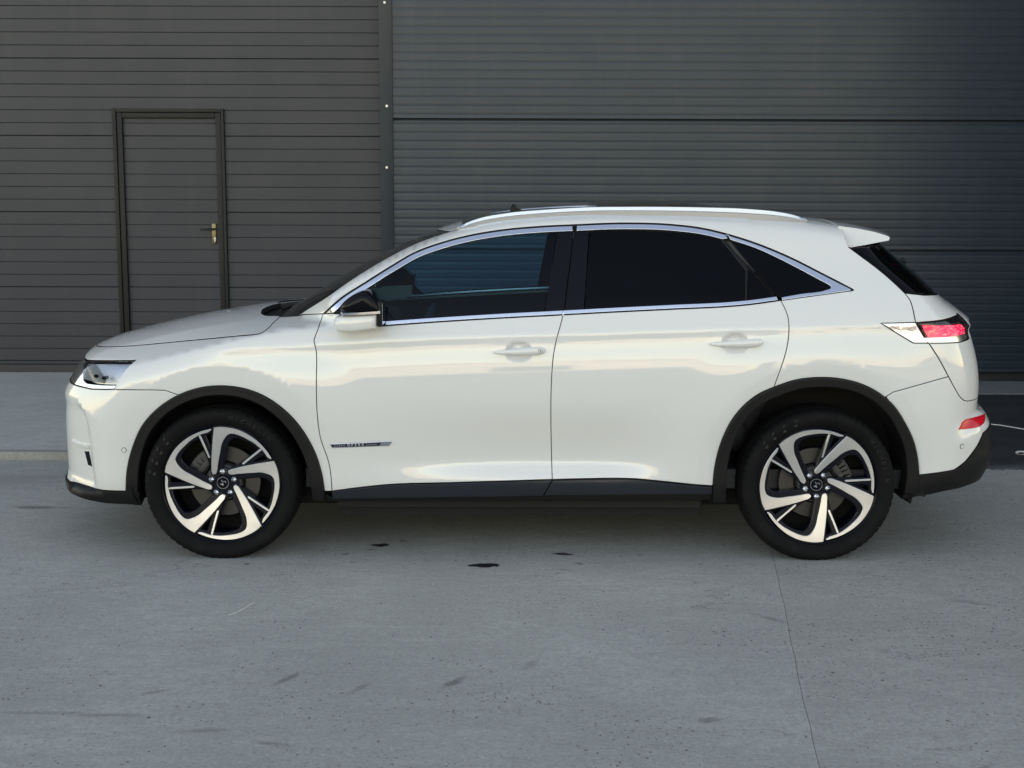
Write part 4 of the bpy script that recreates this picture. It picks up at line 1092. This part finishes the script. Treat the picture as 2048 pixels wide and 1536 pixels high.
# door handles
def handle(L, R, cyl, parents):
    a = hit([L])[0]; b_ = hit([R])[0]; d = b_ - a; ln = np.linalg.norm(d)
    N = 22; Kk = 12; vv = []; ff = []
    for i in range(N):
        tt = i / (N - 1); p = a + d * tt
        w_ = .0195 * (math.sin(math.pi * min(1, .12 + tt * 1.1) * .5) ** .8) * (1 if tt < .86 else math.sqrt(max(.02, 1 - ((tt - .86) / .145)**2)))
        out = .004 + .030 * math.sin(math.pi * min(max(.06 + .9 * tt, 0), 1)) ** .6
        for k in range(Kk):
            q = 2 * math.pi * k / Kk
            vv.append((p[0], p[1] - out + .009 * math.cos(q) * (w_ / .0165), p[2] + w_ * math.sin(q) * (1 if math.sin(q) > 0 else .9)))
    for i in range(N - 1):
        for k in range(Kk): ff.append((i * Kk + k, i * Kk + (k + 1) % Kk, (i + 1) * Kk + (k + 1) % Kk, (i + 1) * Kk + k))
    ff.append(tuple(range(Kk))[::-1]); ff.append(tuple(range((N - 1) * Kk, N * Kk)))
    for s, pr in ((1, parents[0]), (-1, parents[1])):
        mk("door_handle", [(x, s * y, z) for x, y, z in vv], ff if s == 1 else [f[::-1] for f in ff], M_PAINT, pr, smooth=True)
    if cyl is not None:
        q = hit([cyl])[0]
        for s, pr in ((1, parents[0]),):
            m = MB(); m.tube([(q[0], q[1] - .012, q[2]), (q[0], q[1] - .0345, q[2])], .0105, 18); m.build("lock_barrel", M_CHROME, pr, angle=40)
            m = MB(); m.tube([(q[0], q[1] - .034, q[2]), (q[0], q[1] - .0352, q[2])], .0080, 18); m.build("lock_face", M_PAINT, pr, angle=40)
            m = MB(); m.box(q[0] - .0012, q[0] + .0012, q[1] - .0358, q[1] - .0352, q[2] - .005, q[2] + .005); m.build("key_slot", M_INNER, pr)
handle((987, 704.5), (1091, 700.5), (1080.5, 699.8), fdo)
handle((1419, 688), (1525.5, 684.6), None, rdo)

# door mirrors
cap_px = cr([(681.8, 611), (686.9, 604.5), (698.6, 594.4), (714.2, 585), (732.2, 579.5), (738.4, 580.3), (745.5, 584.2), (752.5, 591.3), (760.3, 603.8), (764.2, 614.7), (764.6, 624)], 3)
cap_px = cat(cap_px, [(757, 624.8), (722, 626.6), (686.9, 628.4), (683.2, 621)])
bas_px = cat([(686.5, 629), (722, 627.2), (759, 625.4), (758.2, 640), (756.8, 654.1), (747.8, 656.2), (718, 660.8), (700, 662), (682, 661.5), (672, 660), (670, 645), (674, 633)])
def lump(name, px, y_in, y_out, shrink, material, parents, prof=None, zc=None):
    pts = [UN(a, b_, -.985) for a, b_ in px]; pts = np.array([[p[0], p[2]] for p in pts]); c = pts.mean(0)
    if zc is not None: c = np.array(zc)
    vv = []; ff = []; n = len(pts); prof = prof or [(0, .93), (.35, 1.0), (.55, 1.0), (.72, .97), (.86, .88), (.95, .72), (1.0, .45), (1.0, .05)]
    for t_, s_ in prof:
        y = y_in + (y_out - y_in) * t_
        vv += [(c[0] + (p[0] - c[0]) * s_, y, c[1] + (p[1] - c[1]) * s_) for p in pts]
    for i in range(len(prof) - 1):
        for k in range(n): ff.append((i * n + k, i * n + (k + 1) % n, (i + 1) * n + (k + 1) % n, (i + 1) * n + k))
    ff.append(tuple(range(n))[::-1]); ff.append(tuple(range((len(prof) - 1) * n, len(prof) * n)))
    bm_v = np.array(vv)
    # orient outwards
    cen = bm_v.mean(0); fx = []
    for f in ff:
        q = bm_v[list(f)]; nn = np.cross(q[1] - q[0], q[2] - q[0]); fx.append(f if np.dot(nn, q.mean(0) - cen) >= 0 else f[::-1])
    out = []
    for s, pr in ((1, parents[0]), (-1, parents[1])):
        out.append(mk(name, [(x, s * y, z) for x, y, z in vv], fx if s == 1 else [f[::-1] for f in fx], material, pr, angle=50))
    return out
mroot = [tag(empty("door_mirror", (0, 0, 0), car)), tag(empty("door_mirror", (0, 0, 0), car))]
capo = lump("mirror_cap", cap_px, -.90, -1.075, .8, M_GBLK, mroot)
baso = lump("mirror_base", bas_px, -.875, -1.055, .8, M_PAINT, mroot, prof=[(0, 1.04), (.35, 1.0), (.72, 1.0), (.86, .98), (.94, .92), (.985, .82), (1.0, .70), (1.0, .05)])
lump("indicator_strip", [(684, 622.5), (720, 621.5), (764.8, 618.5), (764.9, 624.6), (757, 625.4), (722, 627.2), (687, 629)], -.92, -1.068, .8, M_CHROME, mroot, prof=[(0, 1), (.8, 1.0), (.93, .95), (1.0, .8), (1.0, .05)])
ge = [UN(a, b_, -.985) for a, b_ in ((760, 606), (765.5, 616), (764, 650), (757, 654), (757, 600))]
gx = max(g_[0] for g_ in ge)
zz0, zz1 = UN(760, 653, -.985)[2], UN(760, 601, -.985)[2]
for s, pr in ((1, mroot[0]), (-1, mroot[1])):
    m = MB(); m.rbox(gx - .022, gx + .003, min(s * -.905, s * -1.05), max(s * -.905, s * -1.05), zz0 + .004, zz1, .008); m.build("mirror_rim", M_BLK, pr, angle=40)
    m = MB(); m.box(gx + .003, gx + .0045, min(s * -.915, s * -1.04), max(s * -.915, s * -1.04), zz0 + .014, zz1 - .008); m.build("mirror_glass", mat("mirror_silver", (.85, .9, .9), .02, 1), pr)

# wipers
for x0, y0, x1, y1 in ((-1.19, -.28, -1.05, .42), (-1.20, .22, -1.04, .66)):
    pts = []
    for tt in np.linspace(0, 1, 8):
        x = x0 + (x1 - x0) * tt; y = y0 + (y1 - y0) * tt
        q = S_roll(np.array([[x, .8 * math.atan2(y, 1.1 - Z0R)]]))[0]; pts.append(q + [0, 0, -.016])
    m = MB(); m.tube(pts, .006, 6); m.build("wiper", M_BLK, car)
q = hit([(1846, 556)])[0]
m = MB(); pts = []
for tt in np.linspace(0, 1, 6):
    z_ = 1.245 + .10 * tt; u_ = URC + .25 - .55 * tt
    pp = S_wrap(np.array([[u_, z_]]))[0]; g_ = grad(pp[None])[0]; pts.append(pp + g_ * .016)
m.tube(pts, .011, 6); m.build("rear_wiper", M_BLK, car)

# dark inner shell behind the panel gaps, floor and wheel housings
def shell(poly, off, name="inner_shell"): return P(name, poly, M_INNER, car, h=.06, off=off, depth=.005)
def circ(cx, cz, r, a0, a1, n=20): return [(cx + r * math.cos(a), cz + r * math.sin(a)) for a in np.linspace(a0, a1, n)]
zb2 = .30
shell(cat([(2.2, .42)], [(1.88, .36)], circ(1.357, .372, .50, -.10, math.pi + .10), [(.84, zb2), (-.83, zb2)], circ(-1.352, .355, .49, -.10, math.pi + .10), [(-1.86, .34), (-2.3, .34), (-2.3, .70), (-1.86, .72), (-1.80, .90), (-1.2, .96), (-.9, 1.055), (-.6, 1.076), (.19, 1.122), (.69, 1.150), (1.17, 1.185), (1.4, 1.18), (1.9, 1.16), (2.2, 1.05)]), -.024)
P("nose_shell", front_sym([(UFC, .34), (-2.3, .34), (-2.3, .70), (UFC, .70)]), M_INNER, car, h=.06, off=-.026, sym=True, depth=.005)
P("tail_shell", wrap_sym([(URC, .42), (2.1, .42), (2.0, 1.02), (URC, 1.04)]), M_INNER, car, h=.06, off=-.026, sym=True, depth=.005)
P("bonnet_shell", [(-2.05, -.66), (-2.05, .66), (-1.22, .74), (-1.22, -.74)], M_INNER, car, S=S_roll, h=.06, off=-.045, sym=True, depth=.005)
P("pillar_shell", tw([(1130, 468), (1165, 468), (1148, 615), (1108, 615)]), M_INNER, car, h=.06, off=-.03, depth=.01)
P("pillar_shell", tw([(1440, 485), (1470, 495), (1560, 585), (1520, 590)]), M_INNER, car, h=.06, off=-.03, depth=.01)
P("pillar_shell", tw(cat(offs(DOT, np.full(len(DOT), -5.))[16:-24], rev(offs(DOT, np.full(len(DOT), 8.))[16:-24]))), M_INNER, car, h=.02, off=-.018, depth=.004, gap=0, edge=.0005)
P("headliner", cat(rt * [1, .95], [(1.45, -.60)], [(1.45, .60)], (rt[::-1] * [1, -.95])), M_LIGHTI, car, S=S_roll, h=.06, off=-.045, sym=True, depth=.006)
m = MB(); m.box(-1.75, 1.72, -.60, .60, .19, .30); m.box(-.84, .84, -.80, .80, .185, .31); m.box(-.84, .84, -.86, .86, .235, .31)
m.box(-.95, -.5, -.25, .25, .19, .23); m.tube([(.2, -.25, .235), (1.2, -.25, .25), (1.7, -.25, .28)], .035, 8)
m.rbox(-.02, .42, -.62, -.25, .19, .24, .02); m.build("underbody", M_UNDER, car)
def housing(cx, cz, r):
    for s in (1, -1):
        vv = []; ff = []; n = 40
        for a in np.linspace(-.25, math.pi + .25, n):
            for (y, k) in ((-.895, 1.0), (-.82, .975), (-.55, .965)):
                vv.append((cx + r * k * math.cos(a), s * y, cz + r * k * math.sin(a)))
        for i in range(n - 1):
            for j in range(2): ff.append((i * 3 + j, i * 3 + j + 1, i * 3 + j + 4, i * 3 + j + 3))
        k = len(vv); vv.append((cx, s * -.55, cz)); 
        for i in range(n - 1): ff.append((i * 3 + 2, k, i * 3 + 5))
        mk("wheel_housing", vv, ff, M_UNDER, car)
housing(-1.350, .355, .438); housing(1.355, .378, .462)

# cabin
def seat(x, y, back=.62):
    t_ = empty("seat", (x, y, .42), car)
    m = MB(); m.rbox(-.26, .26, -.25, .25, 0, .17, .05); m.build("cushion", M_SEAT, t_, angle=50)
    R_ = Matrix.Translation((.22, 0, .12)) @ Matrix.Rotation(math.radians(20), 4, 'Y')
    m = MB(); m.rbox(-.06, .07, -.24, .24, 0, back, .05, R_); m.build("backrest", M_SEAT, t_, angle=50)
    m = MB(); m.rbox(-.045, .05, -.14, .14, back + .05, back + .22, .04, R_); m.build("headrest", M_SEAT, t_, angle=50)
for x, y in ((-.12, -.38), (-.12, .38)): seat(x, y)
t_ = empty("rear_bench", (.85, 0, .44), car)
m = MB(); m.rbox(-.26, .26, -.62, .62, 0, .17, .05); m.build("cushion", M_SEAT, t_, angle=50)
R_ = Matrix.Translation((.2, 0, .12)) @ Matrix.Rotation(math.radians(22), 4, 'Y')
m = MB(); m.rbox(-.06, .08, -.62, .62, 0, .58, .05, R_); m.build("backrest", M_SEAT, t_, angle=50)
vv = []; prof = [(-1.06, 1.03), (-.97, 1.055), (-.84, 1.06), (-.72, 1.03), (-.66, .95), (-.68, .78), (-.85, .60), (-1.05, .55)]
for y in (-.72, -.38, 0, .38, .72): vv += [(x + .03 * abs(y), y, z + (.03 if abs(y + .4) < .1 else 0)) for x, z in prof]
ff = [(i * 8 + j, i * 8 + (j + 1) % 8, (i + 1) * 8 + (j + 1) % 8, (i + 1) * 8 + j) for i in range(4) for j in range(8)]
mk("dashboard", vv, ff, M_TRIMI, car, smooth=True)
m = MB(); cw = Vector((-.50, -.38, .97)); Rw = Matrix.Translation(cw) @ Matrix.Rotation(math.radians(-64), 4, 'Y')
m.tube([tuple(Rw @ Vector((.18 * math.cos(a), .18 * math.sin(a), 0))) for a in np.linspace(0, 2 * math.pi, 33)], .015, 8, cap=False)
m.tube([tuple(Rw @ Vector((-.17, 0, 0))), tuple(Rw @ Vector((.17, 0, 0)))], .02, 6); m.tube([tuple(Rw @ Vector((0, -.17, 0))), tuple(Rw @ Vector((0, .17, 0)))], .02, 6); m.tube([tuple(cw), (-.72, -.38, .9)], .03, 8)
m.build("steering_wheel", M_TRIMI, car, angle=40)
m = MB(); m.rbox(-.565, -.535, -.12, .12, 1.33, 1.40, .01); m.tube([(-.55, 0, 1.39), (-.50, 0, 1.45)], .012, 6); m.build("inner_mirror", M_TRIMI, car, angle=40)
m = MB(); m.rbox(-.85, .85, -.13, .13, .40, .66, .03); m.build("centre_console", M_TRIMI, car, angle=40)
m = MB(); m.box(-1.0, 1.9, -.78, .78, .31, .40); m.build("cabin_floor", M_TRIMI, car)
m = MB(); m.box(1.25, 1.80, -.62, .62, .98, 1.0); m.build("parcel_shelf", M_TRIMI, car)

# ------------------------------------------------------------------ wheels
def zp(pts, s=1 / 4.655): return [((x - 775) * s / 433., (800 - y) * s / 433.) for x, y in pts]
SPOKE = cr([(716, 712), (707, 716), (690, 718), (681, 706), (678, 640), (682, 560), (690, 480), (702, 380), (718, 269)], 3)
SPOKE = cat(SPOKE[:-1], cr([(718, 269), (775, 263), (870, 272), (960, 297), (1050, 345), (1130, 410), (1196, 487), (1240, 556)], 4)[:-1],
            cr([(1240, 556), (1236, 564), (1226, 561), (1160, 482), (1090, 420), (1010, 372), (945, 341), (890, 327), (866, 327), (842, 338), (808, 378), (782, 430), (766, 500), (750, 565), (734, 640), (722, 700), (716, 712)], 3)[:-1])
INS = [(574, 340), (590, 346), (668, 552), (662, 564), (652, 560), (572, 352)]
ARM = [(548, 300), (622, 300), (700, 540), (735, 640), (720, 720), (680, 720), (640, 580)]
BACK = cat(cr([(735, 720), (672, 725), (664, 640), (672, 480), (684, 380), (694, 262)], 3), [(775, 250), (890, 262), (1000, 300), (1100, 370), (1200, 470), (1250, 552), (1216, 590), (1140, 500), (1060, 428), (980, 385), (905, 365), (862, 392), (830, 450), (808, 540), (790, 640), (770, 720)])
YF = -.900      # the face of the wheel
def ngon_prism(poly2, y0, y1, bev=.0015):
    """poly2 in wheel axes (x right, z up); front face at y0 (nearer the viewer), back at y1"""
    p = dedupe(np.array(poly2)); 
    if area(p) < 0: p = p[::-1]
    q = inset(p, bev)
    vs, es, fs, ov, oe, of = delaunay_2d_cdt([Vector(a) for a in q], [], [list(range(len(q)))], 1, 1e-7)
    V = [(a[0], y0, a[1]) for a in vs]; n = len(q)
    idx = {}
    for i, o in enumerate(ov):
        for k in o: idx[k] = i
    m_ = len(V)
    V += [(a[0], y0 + bev * .8, a[1]) for a in p] + [(a[0], y1, a[1]) for a in p]
    F = [tuple(f) for f in fs]
    for i in range(n):
        j = (i + 1) % n
        if i in idx and j in idx and idx[i] != idx[j]: F.append((idx[i], idx[j], m_ + j, m_ + i))
        F.append((m_ + i, m_ + j, m_ + n + j, m_ + n + i))
    # viewer is at -y: counter-clockwise in (x, z) faces -y
    return V, F
DISH = .026
def dish(V): return [(x, y + DISH * max(0, 1 - math.hypot(x, z) / .262), z) for x, y, z in V]
def rot2(poly, a):
    c, s = math.cos(a), math.sin(a); return [(x * c - z * s, x * s + z * c) for x, z in poly]
def lathe(prof, n, cyc=None):
    v = []; f = []; k = len(prof)
    for i in range(n):
        a = 2 * math.pi * i / n
        for j, (y, r) in enumerate(prof):
            rr = r + (cyc(i, j) if cyc else 0)
            v.append((rr * math.cos(a), y, rr * math.sin(a)))
    for i in range(n):
        for j in range(k - 1): f.append((i * k + j, ((i + 1) % n) * k + j, ((i + 1) % n) * k + j + 1, i * k + j + 1))
    return v, f
def ribbon(pts, w):
    p = np.array(pts, float); tg = np.gradient(p, axis=0); tg /= np.linalg.norm(tg, axis=1, keepdims=True)
    n = np.stack([-tg[:, 1], tg[:, 0]], 1) * w / 2
    return [tuple(q) for q in np.vstack([p + n, (p - n)[::-1]])]
EMB = (ribbon([(-.30, .70), (-.18, .42), (-.04, .27), (.25, .33), (.50, .44), (.62, .34), (.68, .02)], .13), [(-.67, -.37), (-.10, .02), (.02, -.03), (.14, -.63)])
def make_wheel(name, loc, phase, front=True):
    w = empty(name, loc, car)
    # local y: 0 at the wheel face plane, negative outwards
    tp = [(.004, .272), (-.004, .278), (-.012, .286), (-.022, .300), (-.027, .318), (-.026, .332), (-.018, .344), (-.006, .3515), (.008, .3555), (.024, .3578), (.040, .3590), (.041, .352), (.049, .352), (.050, .3598), (.080, .3605), (.081, .353), (.089, .353), (.090, .3605),
          (.125, .3600), (.126, .353), (.134, .353), (.135, .3598), (.160, .3588), (.184, .356), (.198, .350), (.208, .338), (.210, .318), (.205, .300), (.195, .284), (.185, .272)]
    def cyc(i, j):
        if j in (6, 7, 8, 9) and i % 5 == 0: return -.004
        if j in (23, 24, 22) and i % 5 == 2: return -.004
        if 13 < j < 22 and i % 5 == 1: return -.002
        return 0
    v, f = lathe(tp, 320, cyc)
    tyre = mk("tyre", v, [q[::-1] for q in f], M_TYRE, w, angle=38)
    # moulded rings and lettering on the sidewall
    txt = MB()
    def word(s, r, a_mid, size, spread):
        for k, chx in enumerate(s):
            if chx == ' ': continue
            a = a_mid - spread * (k - (len(s) - 1) / 2)
            gv, gf = glyph_mesh(chx, size)
            c, sn = math.cos(a - math.pi / 2), math.sin(a - math.pi / 2)
            q = []
            for x, y, z in gv:
                xx, zz_ = x * c - (y + r) * sn, x * sn + (y + r) * c
                rr_ = math.hypot(xx, zz_)
                yy = np.interp(rr_, [.286, .300, .318, .332, .344], [-.012, -.022, -.027, -.026, -.018]) - .0009
                q.append((xx, yy, zz_))
            txt.add(q, gf)
    def bars(a_list):                      # slanted raised blocks on the sidewall
        for a in a_list:
            q = []
            for da, rr_ in ((-.028, .302), (.022, .300), (.050, .322), (.062, .334), (.012, .330)):
                yy = np.interp(rr_, [.286, .300, .318, .332, .344], [-.012, -.022, -.027, -.026, -.018]) - .0014
                q.append((rr_ * math.cos(a - da), yy, rr_ * math.sin(a - da)))
            mk("sidewall_block", q, [(0, 1, 2, 3, 4)], M_TXT, w)
    if front:
        word("MICHELIN", .314, math.radians(62), .027, .090); bars([math.radians(x_) for x_ in (141, 151, 161, 170.5)])
    else:
        word("MICHELIN", .314, math.radians(24), .027, .090); bars([math.radians(x_) for x_ in (112, 122.5, 133, 143)])
    txt.build("sidewall_lettering", M_TXT, w)
    # rim: dark barrel and flange, machined blades
    rp_ = [(.002, .2785), (-.004, .2765), (-.006, .2735), (-.003, .2700), (.010, .2665), (.030, .262), (.060, .252), (.110, .245), (.170, .250), (.190, .272)]
    v, f = lathe(rp_, 160); rim = mk("rim", v, f, M_RIMD, w, angle=40)
    mb = MB()
    for k in range(5):
        a = phase + 2 * math.pi * k / 5
        v, f = ngon_prism(rot2(zp(BACK), a), .0035, .050, .004); mb.add(dish(v), f); v, f = ngon_prism(rot2(zp(ARM), a), .006, .050, .005); mb.add(dish(v), f)
    v, f = lathe([(.038, .0), (.036, .028), (.030, .034), (.028, .066), (.034, .076), (.07, .080)], 60); mb.add(v, [q for q in f])
    mb.build("spoke_frame", M_RIMD, w, angle=35)
    base = None
    for k in range(5):
        a = phase + 2 * math.pi * k / 5
        v, f = ngon_prism(rot2(zp(SPOKE), a), -.003, .006, .0012); mk("spoke", dish(v), f, M_ALLOY, w, angle=35)
        v, f = ngon_prism(rot2(zp(INS), a), .002, .012, .001); mk("spoke_insert", dish(v), f, M_ALLOY, w, angle=35)
        an = math.radians(90) + phase + 2 * math.pi * k / 5
        nx, nz = .0545 * math.cos(an), .0545 * math.sin(an)
        m = MB(); m.tube([(nx, .036, nz), (nx, .017, nz), (nx, .008, nz)], [.0125, .0125, .0030], 6); m.build("lug_nut", M_NUT, w, angle=30)
    m = MB(); m.tube([(0, .04, 0), (0, .023, 0)], .0285, 40); hc = m.build("hub_cap", M_GBLK, w, angle=40)
    v, f = lathe([(.0235, .0250), (.0222, .0264), (.0222, .0278), (.0235, .0287)], 48); mk("cap_ring", v, [q for q in f], M_CAPR, w, smooth=True)
    m = MB()
    for e in EMB:
        v, f = ngon_prism([(x * .0205, z * .0205) for x, z in e], .0210, .0232, .0003); m.add(v, f)
    m.build("emblem", M_CHROME, w, angle=30)
    # brake
    m = MB(); v, f = lathe([(.075, .094), (.0735, .096), (.0735, .163), (.075, .165), (.098, .165), (.1, .163)], 90); m.add(v, f); m.build("brake_disc", M_DISC, w, angle=30)
    m = MB(); v, f = lathe([(.035, .0), (.035, .078), (.04, .084), (.08, .088)], 50); m.add(v, f); m.build("disc_hat", M_CAST, w, angle=30)
    sa = 1 if front else -1
    m = MB()
    for a0 in np.linspace(math.radians(128), math.radians(168), 5) if front else np.linspace(math.radians(12), math.radians(46), 5):
        Ra = Matrix.Rotation(-a0, 4, 'Y')
        m.rbox(.108, .172, .045, .11, -.022, .022, .008, Ra)
    Ra = Matrix.Rotation(-(math.radians(140) if front else math.radians(38)), 4, 'Y'); m.rbox(.10, .13, .038, .06, -.05, .04, .008, Ra)
    m.tube([tuple(Ra @ Vector((.118, .045, -.035))), tuple(Ra @ Vector((.118, .035, -.035)))], .012, 10); m.build("brake_caliper", M_CAST, w, angle=40)
    # back of the wheel, hub carrier
    m = MB(); v, f = lathe([(.185, .0), (.185, .262)], 48); m.add(v, f); m.build("wheel_back", M_UNDER, w)
    return w
RF, RRr = .345, .346
ph_r = math.radians(37.6)
ZW = .3485
make_wheel("front_wheel", (-1.369, YF, ZW), 0., True)
make_wheel("rear_wheel", (1.369, YF, ZW), ph_r, False)
def wheel_copy(src, loc):                    # the same wheels, turned round, on the far side
    tops = [o for o in src.children]
    c = src.copy(); COL.objects.link(c); c.location = loc; c.rotation_euler = (0, 0, math.pi); c.parent = car
    for ch in tops:
        d = ch.copy(); COL.objects.link(d); d.parent = c
        for g in ch.children:
            e_ = g.copy(); COL.objects.link(e_); e_.parent = d
for nm, x in (("front_wheel", -1.369), ("rear_wheel", 1.369)):
    wheel_copy(bpy.data.objects[nm], (x, -YF, ZW))

# ------------------------------------------------------------------ small things on the ground
q0, q1 = GR(1972, 848, .006), GR(2062, 860.5, .006)
m = MB(); pts = [q0 + (q1 - q0) * s + np.array([0, .02 * math.sin(s * 5), 0]) for s in np.linspace(-.6, 1.6, 24)]
m.tube([(p[0], p[1], .009) for p in pts], .0038, 6); tag(m.build("cable", M_WHITE), "thin white cable lying across the black asphalt behind the car", "cable")
q = GR(2041, 908.5, .004)
m = MB()
for i in range(9):
    a = i * .7; m.rbox(q[0] - .02 + .008 * math.cos(a), q[0] + .018 + .008 * math.cos(a), q[1] - .012, q[1] + .02, .004 + .0004 * i, .008 + .002 * i, .002, Matrix.Translation((0, 0, 0)))
tag(m.build("paper_scrap", M_WHITE), "small crumpled white scrap on the asphalt near the cable", "litter")
pts = [GR(a, b_, 0) for a, b_ in cr([(458, 1231), (468, 1228), (480, 1222), (490, 1217), (499, 1211), (508, 1206)], 3)]
m = MB(); m.tube([(p[0], p[1], .0025) for p in pts], .0011, 5); tag(m.build("string", M_WHITE), "short thin white string on the concrete in front of the front wheel", "string")
m = MB()
for i in range(240):
    u, v = RNG.uniform(0, 2048), RNG.uniform(1050, 1530)
    g = GR(u, v); r = RNG.uniform(.0012, .0038)
    bm = bmesh.new(); bmesh.ops.create_icosphere(bm, subdivisions=1, radius=r)
    for vt in bm.verts: vt.co *= RNG.uniform(.7, 1.2)
    bm.verts.index_update()
    m.add([(vt.co.x + g[0], vt.co.y + g[1], max(0.0004, vt.co.z * .7 + r * .5)) for vt in bm.verts], [[vt.index for vt in f.verts] for f in bm.faces]); bm.free()
tag(m.build("grit", mat("grit_stone", (.10, .10, .10), .9)), kind="stuff", label="scattered grit and tiny stones on the concrete yard")
